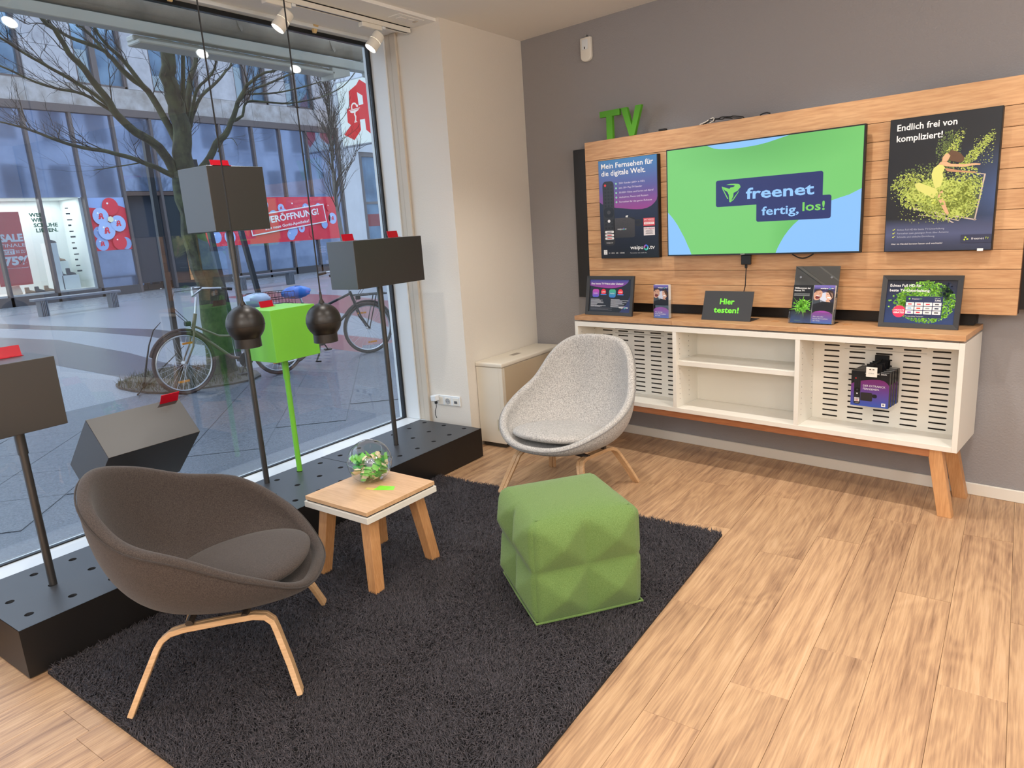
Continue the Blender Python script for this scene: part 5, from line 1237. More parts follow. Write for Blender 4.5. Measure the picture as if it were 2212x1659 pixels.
MB().box(-1.15, -0.7025, -8, 6, 0.0008, 0.014).build('kerb_strip', mat('grey_granite_edge', rgb(92, 92, 94), .35, vscale=60, col2=rgb(128, 128, 130)), g)
mb = MB(); P_ = []
for k in range(20):
    a = 2 * PI * k / 20; P_.append((-5.0 + .95 * math.cos(a) * (1 + .12 * math.sin(3 * a)), -.25 + .75 * math.sin(a) * (1 + .1 * math.cos(2 * a))))
mb.prism(P_, (0, 0, .0060), (1, 0, 0), (0, 1, 0), (0, 0, 1), .02); mb.build('tree_pit_soil', m_soil, g)

KF = .9632
def FY(y): return -4.757 + (y + 4.757) * KF
def FZ(z): return 1.6 + (z - 1.6) * KF
XFc = -23.0
bd = thing('office_building', 'pale stone office building with a glazed ground floor across the street', 'building', (XFc - 2, 11, 0))
my = [FY(y) for y in (1.9, 3.3, 4.74, 6.179, 7.641, 9.06, 10.468, 11.90, 13.36, 14.886, 16.293, 17.756)] + [FY(19.6)]
zb0, zb1 = FZ(6.30), FZ(6.55)
MB().box(XFc - .25, XFc + .12, -12, FY(19.69), zb0, zb1).build('beam', m_bronze, bd)
for y in my: MB().box(XFc - .12, XFc + .10, y - .045, y + .045, .0015, zb0 - .002).build('mullion', m_bronze, bd)
MB().box(XFc - .3, XFc + .10, -12, my[5] - .05, .0012, .30).build('sill_plinth', mat('dark_plinth', rgb(70, 68, 72), .5), bd)
MB().box(XFc - .3, XFc + .10, my[7] + .05, FY(19.6), .0012, .30).build('sill_plinth', mat('dark_plinth_right', rgb(74, 72, 76), .5), bd)
# upper windows and stone panels
wins = [(4.30, 6.54), (8.193, 9.918), (10.862, 12.805), (14.422, 16.028), (16.95, 18.5)]
wz0, wz1 = FZ(7.28), 10.6
edges = [FY(-8)]
for a, b in wins: edges += [FY(a), FY(b)]
edges += [FY(19.69)]
for i in range(0, len(edges), 2):
    a, b = edges[i], edges[i + 1]; n = max(1, round((b - a) / 1.4))
    for k in range(n):
        for zz0, zz1 in ((wz0, wz0 + 1.1), (wz0 + 1.1, wz0 + 2.3), (wz0 + 2.3, wz1)):
            MB().box(XFc - .30, XFc + .02, a + (b - a) * k / n + .006, a + (b - a) * (k + 1) / n - .006, zz0 + .006, zz1 - .006).build('stone_panel', m_stone, bd)
y = FY(-8)
while y < FY(19.6):
    y2 = min(y + 1.39, FY(19.69)); MB().box(XFc - .30, XFc + .03, y + .006, y2 - .006, zb1 + .003, wz0 - .006).build('stone_panel', m_stoneb, bd); y = y2
for a, b in wins:
    a, b = FY(a), FY(b); m_ = a + (b - a) * .42
    fr = MB()
    for c, d in ((a, a + .07), (m_ - .13, m_ + .05), (b - .09, b)): fr.box(XFc - .24, XFc - .05, c, d, wz0, wz1)
    fr.box(XFc - .24, XFc - .05, a, b, wz0, wz0 + .08)
    w_ = fr.build('window', m_bronze, bd)
    MB().box(XFc - .20, XFc - .17, a + .05, b - .05, wz0 + .05, wz1).build('pane', m_bglass, w_)
    MB().box(XFc - .17, XFc - .165, a + .12, m_ - .2, wz0 + .1, wz0 + .5 + (b * 7 % 1)).build('blind', mat('pale_blind', rgb(150, 168, 178), .7), w_)
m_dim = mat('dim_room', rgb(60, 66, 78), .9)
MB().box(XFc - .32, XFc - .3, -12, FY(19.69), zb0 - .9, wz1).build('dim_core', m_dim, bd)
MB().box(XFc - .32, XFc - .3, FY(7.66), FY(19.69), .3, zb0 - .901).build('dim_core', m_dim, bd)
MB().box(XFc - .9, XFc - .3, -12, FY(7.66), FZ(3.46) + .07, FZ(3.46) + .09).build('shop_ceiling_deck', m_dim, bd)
# glazed bays
zl = FZ(3.46)
for i in range(len(my) - 1):
    a, b = my[i] + .047, my[i + 1] - .047
    if i in (5, 6): 
        MB().box(XFc - .03, XFc, a, b, zl + .2, zb0 - .002).build('shop_pane', m_fglass, bd); continue
    lowm = m_shopglass if i <= 4 else m_fglass
    MB().box(XFc - .03, XFc, a, b, zl, zb0 - .002).build('shop_pane', m_fglass, bd)
    if i <= 3: MB().box(XFc - .012, XFc - .010, a, b, .301, zl - .003).build('shop_pane', m_shopglass, bd)
    else: MB().box(XFc - .03, XFc, a, b, .301, zl - .003).build('shop_pane', m_fglass, bd)
MB().box(XFc - 1.6, XFc - .13, -6, FY(7.55), .02, .36).build('display_floor', m_white, bd)
# lit display room of the shoe shop
m_litw = mat('lit_display_wall', rgb(226, 232, 226), 0.7)
MB().box(XFc - 1.75, XFc - 1.6, -6, FY(7.6), .3, zl).build('display_back_wall', m_litw, bd)
MB().box(XFc - 1.6, XFc - .15, FY(7.5), FY(7.6), .3, zl).build('display_side_wall', m_litw, bd)
MB().box(XFc - 1.6, XFc - .15, -6, FY(7.5), zl, zl + .06).build('display_ceiling', m_litw, bd)
_a = bpy.data.lights.new('shoe_shop_light', 'AREA'); _a.energy = 190; _a.color = (1.0, .98, .93); _a.shape = 'RECTANGLE'; _a.size = 1.1; _a.size_y = 8
_o = bpy.data.objects.new('shoe_shop_light', _a); C.objects.link(_o); _o.location = (XFc - .8, FY(3.2), zl - .03)
# SALE poster
ps = thing('sale_poster', 'red sale poster reading 75% in the left shop window across the street', 'poster', (XFc - .3, FY(4.9), .6))
y0, y1, z0, z1 = FY(4.62), FY(5.60), FZ(.62), FZ(3.03)
MB().box(XFc - .30, XFc - .285, y0, y1, z0, z1).build('board', mat('sale_red', rgb(214, 44, 40), .6), ps)
sh = Sheet((XFc - .2848, y0, z0), (0, 1, 0), (0, 0, 1), .002); w = y1 - y0; h = z1 - z0; sc = w / .98
sh.text('SALE', .26, h - .92, w=.66, cap=.23, col=WHITE, bold=.05); sh.text('FINALE', .26, h - 1.10, w=.68, cap=.11, col=WHITE)
sh.rect(.22, h - 1.33, .60, h - 1.17, WHITE); sh.lv = 2; sh.text('JETZT', .235, h - 1.30, w=.33, cap=.10, col=rgb(214, 44, 40), bold=.03); sh.text('BIS ZU', .63, h - 1.30, w=.27, cap=.10, col=WHITE, bold=.01)
sh.text('75%', .24, h - 1.66, w=.72, cap=.26, col=WHITE, bold=.05); sh.text('auf eine riesige Auswahl', .3, h - 1.78, w=.60, cap=.035, col=WHITE); sh.build('print', m_print, ps)
sh = Sheet((XFc - .008, FY(5.78), FZ(2.3)), (0, 1, 0), (0, 0, 1), .002)
for i, (t_, w_) in enumerate((('WEIL', .45), ('WIR', .34), ('SCHUHE', .72), ('LIEBEN.', .66))): sh.text(t_, .04 * i, .52 - .165 * i, w=w_, cap=.12, col=rgb(30, 96, 74), bold=.035)
for i in range(12): sh.rect(1.12, .75 - .19 * i, 1.12 + .10 + .03 * (i % 3), .75 - .19 * i + .035 + .02 * (i % 2), rgb(60, 70, 74))
sh.build('window_lettering', m_print, bd)
# plinths and shoes
m_shb = mat('dark_boot_leather', rgb(40, 34, 32), .5); m_shc = mat('tan_boot_leather', rgb(150, 116, 78), .5)
def shoe(x, y, z, m, lab, hgt=.20, s=1.0):
    t = thing('boot', lab, 'boot', (x, y, z), 0, 'boots in the shop window display')
    L_ = .29 * s; mb = MB()
    pr_ = [(-.0, .02), (.0, hgt), (.11, hgt), (.12, .11), (.20, .085), (.27, .06), (.285, .02)]
    mb.prism([(a * s, b * s) for a, b in pr_], (x, y, z + .001), (0, 1, 0), (0, 0, 1), (1, 0, 0), .09 * s); mb.build('upper', m, t, bevel=.012, seg=2, smooth=True)
    MB().prism([(-.004, 0), (-.004, .018), (.29, .018), (.29, 0)], (x - .004, y, z + .001), (0, 1, 0), (0, 0, 1), (1, 0, 0), .098 * s).build('sole', m_black, t)
def plinth(y, w_, z1_, lab, x=XFc - .75):
    o = MB().box(x - .25, x + .25, y, y + w_, .361, z1_).build('display_plinth', m_litw, None, bevel=.004); tag(o, lab, 'plinth', 'display plinths in the shoe shop window')
plinth(FY(6.62), .55, FZ(.80), 'lower white display plinth nearest the side wall of the shoe shop window')
plinth(FY(6.35), .30, FZ(1.95), 'tall white display plinth behind the mullion in the shoe shop window')
plinth(FY(6.72), .42, FZ(1.30), 'middle white display plinth in the shoe shop window', XFc - 1.28)
shoe(XFc - .6, FY(6.35) + .02, FZ(1.95), m_shb, 'dark boot on the tall plinth of the shoe shop window', .17)
shoe(XFc - 1.2, FY(6.72) + .10, FZ(1.30), m_shc, 'tan ankle boot on the middle plinth of the shoe shop window', .17)
shoe(XFc - .62, FY(6.62) + .20, FZ(.80), m_shb, 'dark boot on the lower plinth of the shoe shop window', .24)
shoe(XFc - .62, FY(6.62) - .12 + .14, FZ(.80), m_shb, 'dark boot at the left end of the lower plinth', .24, .6)
for i, (y, m) in enumerate(((FY(5.35), m_shc), (FY(5.65), m_shb), (FY(5.95), m_shc))): shoe(XFc - .45, y, .361, m, ('tan boot next to the handbag on the shop window floor', 'dark boot between two tan boots on the shop window floor', 'tan boot nearest the mullion on the shop window floor')[i], .20)
hb = thing('handbag', 'cream handbag with dark handles on the shop window floor', 'bag', (XFc - .5, FY(5.1), .361))
MB().hexa([(XFc - .6, FY(4.85), .362), (XFc - .4, FY(4.85), .362), (XFc - .4, FY(5.28), .362), (XFc - .6, FY(5.28), .362), (XFc - .55, FY(4.90), .66), (XFc - .45, FY(4.90), .66), (XFc - .45, FY(5.23), .66), (XFc - .55, FY(5.23), .66)]).build('body', mat('cream_leather', rgb(206, 192, 168), .5), hb, bevel=.02)
MB().tube([(XFc - .5, FY(4.95), .66), (XFc - .5, FY(5.0), .86), (XFc - .5, FY(5.07), .93), (XFc - .5, FY(5.14), .86), (XFc - .5, FY(5.18), .66)], .012, 6).build('handle', m_shb, hb)

def balloon(sh, x, y, r, col, mark=None):
    L = sh.lv; sh.disc(x, y, r, col, 20, r * 1.08); sh.lv = L + 1; sh.disc(x - r * .3, y + r * .4, r * .12, (1, 1, 1, 1), 8)
    if mark: apo(sh, x - r * .42, y - r * .45, r * .85, mark)
    sh.lv = L
A_ = [(1.5017, 2.6886), (2.1278, 2.3072), (2.1488, .9696), (2.4546, .7643), (2.0998, .1972), (1.6182, .5452), (1.601, 1.0183), (1.2822, 1.0201), (1.2852, .5761), (.7975, .1973), (.15, .4976), (.6683, .8658), (.4743, 1.0048), (.5036, 1.5706), (.702, 1.5977), (.7546, 2.2991)]
def apo(sh, x, y, s, col):
    k = s / 2.6; f = lambda q: [(x + a * k, y + b * k) for a, b in q]
    hl = [(1.2769, 2.19), (1.5997, 1.9986), (1.6021, 1.6421), (1.3069, 1.6248)]
    # cut round the counter so that it stays open
    sh.poly(f([A_[0], A_[1], (2.14, 1.64), hl[2], hl[1], hl[0], (1.285, 2.50)]), col)
    sh.poly(f([(1.285, 2.50), hl[0], hl[3], (.70, 1.6248), A_[14], A_[15]]), col)
    sh.poly(f([(.5036, 1.5706), (.702, 1.5977), (.70, 1.6248), hl[3], hl[2], (2.14, 1.64), (2.1488, .9696), (1.601, 1.0183), (1.2822, 1.0201), (.6683, .8658), (.4743, 1.0048)]), col)
    sh.poly(f([(2.1488, .9696), (2.4546, .7643), (2.0998, .1972), (1.6182, .5452), (1.601, 1.0183)]), col)
    sh.poly(f([(1.2822, 1.0201), (1.2852, .5761), (.7975, .1973), (.15, .4976), (.6683, .8658)]), col)
redp, blp, w2 = rgb(222, 52, 70), rgb(150, 176, 226), rgb(170, 194, 238)
bp_ = thing('balloon_poster', 'square poster of red and pale blue balloons in the glass front across the street', 'poster', (XFc + .02, FY(8.4), FZ(1.57)))
y0, y1, z0, z1 = FY(7.725), FY(9.0), FZ(1.57), FZ(3.44)
MB().box(XFc + .003, XFc + .012, y0, y1, z0, z1).build('sheet', mat('poster_red', redp, .5), bp_)
sh = Sheet((XFc + .0122, y0, z0), (0, 1, 0), (0, 0, 1), .003); w, h = y1 - y0, z1 - z0; kk = w / 1.30
sh.rect(0, 0, w, h, redp); sh.lv = 2
sh.poly([(0, h * .82), (0, h), (w, h), (w, h * .80), (w * .7, h * .88), (w * .5, h * .78)], blp)
for x, y, r, c, mk in ((.16, .65, .2, blp, None), (.12, .10, .22, blp, redp), (1.2, .06, .2, blp, None), (.75, 1.58, .28, redp, None), (.34, 1.24, .27, w2, redp), (.46, .72, .29, w2, redp), (.92, .96, .26, w2, redp), (.85, .2, .24, redp, None)):
    x *= kk; y *= kk
    if x + r > w: x = w - r
    if y - r * 1.08 < 0: y = r * 1.08
    if x - r < 0: x = r
    if y + r * 1.08 > h: y = h - r * 1.08
    balloon(sh, x, y, r, c, mk); sh.lv += 3
sh.disc(.66 * kk, 1.12 * kk, .10, rgb(240, 236, 200)); sh.build('print', m_print, bp_)
bn = thing('opening_banner', 'long red banner reading NEUERÖFFNUNG! along the glass front across the street', 'banner', (XFc + .13, FY(15.5), FZ(1.45)))
y0, y1, z0, z1 = FY(12.0), FY(19.1), FZ(1.43), FZ(3.38)
MB().box(XFc + .103, XFc + .112, y0, y1, z0, z1).build('sheet', mat('banner_red', redp, .5), bn)
sh = Sheet((XFc + .1122, y0, z0), (0, 1, 0), (0, 0, 1), .003); w, h = y1 - y0, z1 - z0
sh.rect(0, 0, w, h, redp); sh.lv = 2; rn = random.Random(12)
for k in range(34):
    r = .16 + .13 * rn.random(); x = r + (w - 2 * r) * ((k * .618) % 1); y = r * 1.1 + (h - 2.2 * r) * rn.random()
    balloon(sh, x, y, r, (w2, blp, redp)[k % 3], redp if k % 3 == 0 else None); sh.lv = 2 + (k % 4) * 3
sh.lv = 16
def tilt(x, y, a=math.radians(6.2)): return (x * math.cos(a) - y * math.sin(a), x * math.sin(a) + y * math.cos(a))
bx, by, bw_, bh_ = 2.05, .32, 4.05, .82
Q = [(bx + tilt(a, b)[0], by + tilt(a, b)[1]) for a, b in ((0, 0), (bw_, 0), (bw_, bh_), (0, bh_))]; sh.poly(Q, WHITE); sh.lv = 17
Q = [(bx + tilt(a, b)[0], by + tilt(a, b)[1]) for a, b in ((.05, .05), (bw_ - .05, .05), (bw_ - .05, bh_ - .05), (.05, bh_ - .05))]; sh.poly(Q, redp); sh.lv = 18
def ttext(sh, t_, x, y, w_, cap, bold):
    vs, fs = glyphs(t_, bold); x0 = min(a for a, b in vs); x1 = max(a for a, b in vs); k1 = w_ / (x1 - x0); k2 = cap / .72
    pts = []
    for a, b in vs:
        q = tilt(x + (a - x0) * k1, y + b * k2); pts.append((bx + q[0], by + q[1]))
    sh.raw(pts, fs, WHITE)
ttext(sh, 'NEUERÖFFNUNG!', .22, .40, 3.45, .27, .03); ttext(sh, 'Ihre neue Gorki-Apotheke!', .70, .14, 2.35, .12, .02)
sh.build('print', m_print, bn)
# entrance
m_door = mat('taupe_door_frame', rgb(140, 126, 120), .5)
en = struct('door_1')
MB().box(XFc - 1.3, XFc - 1.2, my[5], my[6], 0.002, FZ(3.6)).build('recess_wall', mat('grey_recess', rgb(120, 124, 132), .7), en)
for a, b in ((my[5] + .06, my[5] + .70), (my[5] + .72, my[6] - .05)):
    f_ = MB().box(XFc - .9, XFc - .84, a, a + .09, .02, 2.75).box(XFc - .9, XFc - .84, b - .09, b, .02, 2.75).box(XFc - .9, XFc - .84, a + .09, b - .09, 2.65, 2.75).box(XFc - .9, XFc - .84, a + .09, b - .09, .02, .2).build('door_leaf', m_door, en)
    MB().box(XFc - .88, XFc - .87, a + .091, b - .091, .201, 2.649).build('pane', m_fglass, f_)
    MB().cyl((XFc - .80, b - .14, .8), (XFc - .80, b - .14, 1.6), .018, 8).build('pull_handle', m_black, f_)
MB().box(XFc - .95, XFc - .80, my[5] + .05, my[6], 2.76, 2.95).build('door_head', m_door, en)
MB().box(XFc - 1.2, XFc + .05, my[5], my[7], zl + .04, zl + .18).build('entrance_slab', mat('dark_brown_slab', rgb(80, 62, 56), .6), en)  # dark brown slab across both entrance bays, above the doors
MB().box(XFc - 1.2, XFc, my[6] + .05, my[7] - .05, .002, zl + .03).build('dark_wall', mat('dark_teal_wall', rgb(30, 40, 46), .4), en)
mb = MB()
for k in range(14): MB().box(XFc + .004, XFc + .03, my[6] + .62, my[6] + .80, .25 + k * .22, .25 + k * .22 + .205).build('wood_block', m_beechleg, en)
# white building and pharmacy sign
wb = thing('white_building', 'white rendered building with a tall grey framed window beside the office building', 'building', (XFc - 2, 22, 0))
wy0 = FY(19.70)
m_wr = mat('white_render', rgb(196, 200, 206), .8, vscale=1.2, col2=rgb(206, 210, 216))
a, b = FY(20.88), FY(23.4); zt = FZ(5.52)
MB().box(XFc - .4, XFc + .06, wy0, a, 0.002, 14).box(XFc - .4, XFc + .06, b, 45, 0.002, 14).box(XFc - .4, XFc + .06, a, b, zt, 14).build('facade_wall', m_wr, wb)
f_ = MB().box(XFc - .2, XFc + .02, a, a + .22, .01, zt).box(XFc - .2, XFc + .02, b - .2, b, .01, zt).box(XFc - .2, XFc + .02, a + .22, b - .2, zt - .2, zt).box(XFc - .2, XFc + .02, a + .22, b - .2, FZ(3.0), FZ(3.12)).build('window', mat('grey_window_frame', rgb(104, 100, 102), .5), wb)
MB().box(XFc - .15, XFc - .1, a + .221, b - .201, .02, zt - .201).build('pane', m_bglass, f_)
MB().box(XFc - .099, XFc - .09, a + .3, b - .3, FZ(1.9), FZ(2.5)).build('red_strip', mat('dull_red', rgb(130, 50, 60), .6), f_)
sg = thing('pharmacy_sign', 'large white light box sign with a red gothic A and a white chalice', 'sign', (-21.6, 19.05, 5.5))
MB().box(-22.93, -20.20, 19.0, 19.30, 5.50, 8.36).build('light_box', mat('sign_casing', rgb(170, 176, 182), .4), sg, bevel=.02)
sh = Sheet((-22.88, 18.998, 5.56), (1, 0, 0), (0, 0, 1), .003)
sh.rect(0, 0, 2.62, 2.74, rgb(222, 240, 248)); sh.lv = 2; sr = rgb(208, 34, 46)
apo(sh, .0, .0, 2.6, sr); sh.lv = 3
sh.poly([(.6357, 1.507), (1.3653, 1.5348), (1.34, 1.50), (.65, 1.475)], WHITE); sh.poly([(.70, 1.455), (1.30, 1.48), (1.2379, 1.4253), (1.0068, 1.352), (.82, 1.36), (.7248, 1.3987)], WHITE)
sh.poly([(.9006, .939), (1.1067, .9398), (1.09, .98), (.92, .98)], WHITE); sh.poly([(.93, .99), (1.06, .99), (1.04, 1.05), (.96, 1.04)], WHITE)
sh.raw([(.96, 1.36), (1.06, 1.36), (1.03, 1.28), (1.08, 1.20), (1.05, 1.05), (.98, 1.05), (.99, 1.18), (.94, 1.27)], [(0, 1, 2, 7), (7, 2, 3, 6), (6, 3, 4, 5)], WHITE)
arc = [(1.0 + .20 * math.cos(q), 1.60 + .19 * math.sin(q)) for q in [k * PI / 12 for k in range(0, 15)]]; arc2 = [(1.0 + .13 * math.cos(q), 1.60 + .12 * math.sin(q)) for q in [k * PI / 12 for k in range(0, 15)]]
sh.raw(arc + arc2, [(i, i + 1, 16 + i, 15 + i) for i in range(14)], WHITE); sh.disc(1.20, 1.62, .06, WHITE)
sh.build('sign_face', print_mat('backlit_sign', emit=1.0), sg)

# awning outside, over the window
aw = thing('rolled_awning', 'rolled grey fabric awning on a steel bar above the outside of the window', 'awning', (-1.1, -3, 2.8))
m_awf = mat('weathered_awning_fabric', rgb(122, 116, 108), .9, vscale=3, col2=rgb(164, 156, 144), bump=.3, bscale=200); m_awm = mat('awning_metal', rgb(172, 176, 172), .5)
MB().cyl((-1.1, -6.0, 2.942), (-1.1, -.605, 2.957), .068, 28).build('fabric_roll', m_awf, aw, smooth=True)
MB().hexa([(-1.14, -6.0, 2.808), (-1.06, -6.0, 2.808), (-1.06, -.45, 2.812), (-1.14, -.45, 2.812), (-1.14, -6.0, 2.868), (-1.06, -6.0, 2.868), (-1.06, -.45, 2.874), (-1.14, -.45, 2.874)]).build('bar', m_awm, aw, bevel=.004)
MB().box(-1.20, -1.06, -2.36, -.90, 2.752, 2.775).box(-1.20, -1.12, -2.36, -.90, 2.7755, 2.8065).build('front_cassette', m_awm, aw, bevel=.006)
MB().hexa([(-1.20, -.92, 2.72), (-1.06, -.92, 2.72), (-1.06, -.75, 2.76), (-1.20, -.75, 2.76), (-1.20, -.92, 2.80), (-1.06, -.92, 2.80), (-1.06, -.75, 2.80), (-1.20, -.75, 2.80)]).build('arm_bracket', m_awm, aw, bevel=.004)
MB().cyl((-1.1, -.604, 2.957), (-1.1, -.57, 2.957), .074, 28).build('end_disc', m_awm, aw, smooth=True)
MB().box(-1.12, -1.08, -.575, -.545, 2.78, 2.96).build('end_bracket', m_awm, aw, bevel=.003)
for y in (-1.72, -.95): MB().prism([(0, 0), (.03, -.01), (.05, -.06), (.035, -.075), (.02, -.05), (.01, -.02)], (-1.03, y, 2.985 if y < -1 else 2.97), (0, 1, 0), (0, 0, 1), (1, 0, 0), .003).build('torn_flap', m_awf, aw)

# benches
def bench(y0, y1, lab):
    t = thing('street_bench', lab, 'bench', (-17.6, (y0 + y1) / 2, 0), 0, 'metal benches in the pedestrian street')
    MB().box(-17.85, -17.55, y0, y1, .40, .47).build('seat', mb_steel, t, bevel=.01)
    for q in (y0 + .12, y1 - .30):
        for k in range(5): MB().box(-17.80, -17.55, q + k * .04, q + k * .04 + .026, .0025, .40).build('leg_plate', mb_steel, t)
mb_steel = mat('grey_bench_steel', rgb(120, 124, 132), .35, metal=.5)
bench(2.98, 5.20, 'grey metal bench in front of the shoe shop across the street')
bench(8.95, 11.30, 'grey metal bench in front of the red banner across the street')
# distant strip of pavement along the facade
MB().box(-22.88, -19.3, -12, 40, 0.0008, .004).build('facade_paving', mat('pale_wet_slabs', rgb(120, 124, 132), .25, vscale=8, col2=rgb(150, 154, 160)), g)

# ------------------------------------------------------------------ street tree
m_bark = mat('mossy_bark', rgb(46, 42, 36), .9, vscale=9, col2=rgb(84, 88, 60), bump=.8, bscale=50)
m_twig = mat('dark_twig_bark', rgb(44, 40, 36), .9)
XT = -4.82
tree = thing('street_tree', 'large bare mossy tree in front of the window with spreading branches', 'tree', (XT, .05, 0))
def smooth_pts(P, n=3):
    out = []
    for i in range(len(P) - 1):
        p0, p1, p2, p3 = P[max(i - 1, 0)], P[i], P[i + 1], P[min(i + 2, len(P) - 1)]
        for k in range(n):
            t = k / n; out.append(tuple(.5 * (2 * p1[c] + (p2[c] - p0[c]) * t + (2 * p0[c] - 5 * p1[c] + 4 * p2[c] - p3[c]) * t * t + (3 * p1[c] - p0[c] - 3 * p2[c] + p3[c]) * t ** 3) for c in range(3)))
    out.append(tuple(P[-1])); return out
rt_ = random.Random(21); tw = MB()
def limb(pts, r0, r1, dx, name='branch', twn=10):
    """pts (y,z) in the tree's plane; dx = how far the tip leans out of that plane, moved along the sight line so the shape stays right"""
    n = len(pts); P = []
    for i, (y, z) in enumerate(pts):
        d = dx * (i / (n - 1)) ** 1.3; k = (XT + d - 3.17) / (XT - 3.17)
        P.append((XT + d, -4.757 + (y + 4.757) * k, 1.6 + (z - 1.6) * k))
    P = smooth_pts(P); m = len(P)
    R_ = [(r0 + (r1 - r0) * (i / (m - 1)) ** (.55 if name == 'trunk' else .8)) * (1 if name == 'trunk' else .68) for i in range(m)]
    for i in range(1, m - 1): P[i] = tuple(c + rt_.uniform(-1, 1) * R_[i] * .18 for c in P[i])
    MB().tube(P, R_, 9).build(name, m_bark, tree, smooth=True)
    for _ in range(twn):
        i = rt_.randint(max(1, m // 5), m - 1); p = Vector(P[i]); d = (Vector(P[i]) - Vector(P[i - 1])).normalized()
        twig(p, (d + Vector((rt_.uniform(-1, 1), rt_.uniform(-.9, .9), rt_.uniform(-.25, 1.0))) * .9).normalized(), rt_.uniform(.22, .6), min(R_[i] * .4, .007), 2)
def twig(p, d, L, r, dep):
    pts = [p]; n = 5
    for k in range(n):
        d = (d + Vector((rt_.uniform(-1, 1), rt_.uniform(-1, 1), rt_.uniform(-.5, .9))) * .28).normalized(); p = p + d * L / n; pts.append(p)
        if dep and rt_.random() < .75: twig(p, (d + Vector((rt_.uniform(-1, 1), rt_.uniform(-1, 1), rt_.uniform(-.4, .9))) * .8).normalized(), L * rt_.uniform(.35, .6), r * .55, dep - 1)
    tw.tube(pts, [r * (1 - .7 * k / n) for k in range(n + 1)], 3, cap=False)
limb([(.13, -.02), (.147, 1.078), (.053, 1.744), (.031, 2.273), (.069, 2.486), (.086, 2.901), (.075, 3.151), (.042, 3.459), (.077, 3.711), (.10, 4.6), (.2, 5.6)], .185, .06, .2, 'trunk', 4)
limb([(.077, 2.75), (.189, 3.035), (.294, 3.428), (.439, 3.763), (.6, 4.6)], .075, .03, -.3)
limb([(.078, 2.9), (.138, 3.097), (.264, 3.738), (.32, 4.8)], .06, .02, .3)
limb([(.0, 2.28), (-.218, 2.679), (-.455, 2.838), (-.614, 2.997), (-.703, 3.166), (-.867, 3.423), (-.988, 3.561), (-1.089, 3.772), (-1.196, 3.863), (-1.5, 4.5)], .085, .02, .5, twn=12)
limb([(.031, 2.70), (-.092, 3.014), (-.231, 3.274), (-.415, 3.405), (-.557, 3.562), (-.651, 3.644), (-.841, 3.683), (-1.006, 3.735), (-1.141, 3.827), (-1.6, 4.2)], .065, .014, -.4, twn=12)
limb([(-.651, 3.644), (-.674, 3.694), (-.812, 3.831), (-.873, 3.864), (-1.0, 4.3)], .028, .01, 0, twn=6)
limb([(-.25, 3.29), (-.458, 3.576), (-.602, 3.705), (-.689, 3.861), (-.8, 4.3)], .04, .014, .3, twn=8)
limb([(.0, 2.34), (-.284, 2.463), (-.509, 2.545), (-.806, 2.616), (-1.124, 2.662), (-1.351, 2.739), (-1.544, 2.805), (-1.735, 2.847)], .05, .010, .6, twn=14)
limb([(-.60, 2.99), (-.787, 3.167), (-1.024, 3.303), (-1.222, 3.408), (-1.408, 3.501), (-1.585, 3.61), (-1.8, 3.7)], .034, .012, .3, twn=12)
limb([(-.58, 2.98), (-.743, 3.079), (-.923, 3.176), (-1.152, 3.201), (-1.357, 3.243), (-1.635, 3.355), (-1.9, 3.4)], .032, .010, -.3, twn=12)
limb([(.05, 2.15), (.16, 2.33), (.327, 2.519), (.52, 2.754), (.675, 2.896), (.802, 3.082), (.896, 3.251), (1.049, 3.459), (1.096, 3.502), (1.345, 3.656), (1.567, 3.728), (2.0, 4.1)], .080, .012, .5, twn=12)
limb([(.945, 3.30), (1.08, 3.409), (1.357, 3.52), (1.71, 3.672), (1.885, 3.739), (2.3, 4.0)], .03, .010, -.2, twn=8)
limb([(1.0, 3.39), (1.094, 3.377), (1.519, 3.437), (1.954, 3.557), (2.512, 3.738), (2.9, 3.9)], .022, .008, .2, twn=10)
limb([(.801, 3.039), (.936, 3.108), (1.025, 3.278), (1.348, 3.303), (1.69, 3.322), (2.212, 3.447), (2.639, 3.63), (2.898, 3.845)], .03, .007, .4, twn=14)
limb([(.156, 2.80), (.254, 3.04), (.414, 3.284), (.644, 3.468), (.8, 3.616), (.895, 3.733), (1.1, 4.3)], .04, .014, -.4, twn=8)
limb([(.18, 2.90), (.299, 3.197), (.388, 3.373), (.562, 3.52), (.688, 3.721), (.8, 4.3)], .035, .012, .4, twn=6)
limb([(-.44, 2.52), (-.518, 2.496), (-.779, 2.451), (-.965, 2.419)], .014, .005, .1, twn=6)
limb([(.52, 2.66), (.62, 2.80), (.74, 2.83), (.80, 2.75)], .012, .004, .2, twn=6)
o = tw.build('twigs', m_twig, tree); o['kind'] = 'stuff'

# narrow young tree farther off
t2 = thing('young_street_tree', 'narrow upright bare young tree near the far buildings', 'tree', (-17, 13.1, 0))
MB().tube(smooth_pts([(-17, 13.2, 0), (-17, 13.13, .95), (-17, 13.02, 2.48), (-17, 13.0, 3.64), (-17, 13.2, 6.1), (-17, 13.25, 7.4)]), [.10 * (1 - .85 * k / 15) for k in range(16)], 8).build('trunk', mat('grey_bark', rgb(104, 102, 98), .9), t2, smooth=True)
tw = MB()
for k in range(46):
    z = 2.2 + 4.6 * k / 46; a = rt_.random() * 6.28; d = Vector((.35 * math.cos(a), .42 * math.sin(a), 1)).normalized(); p = Vector((-17, 13.02 + .04 * (z - 3), z))
    twig(p, d, 1.9 * (1 - .55 * (z - 2.2) / 4.6), .022, 2)
o = tw.build('twigs', m_twig, t2); o['kind'] = 'stuff'

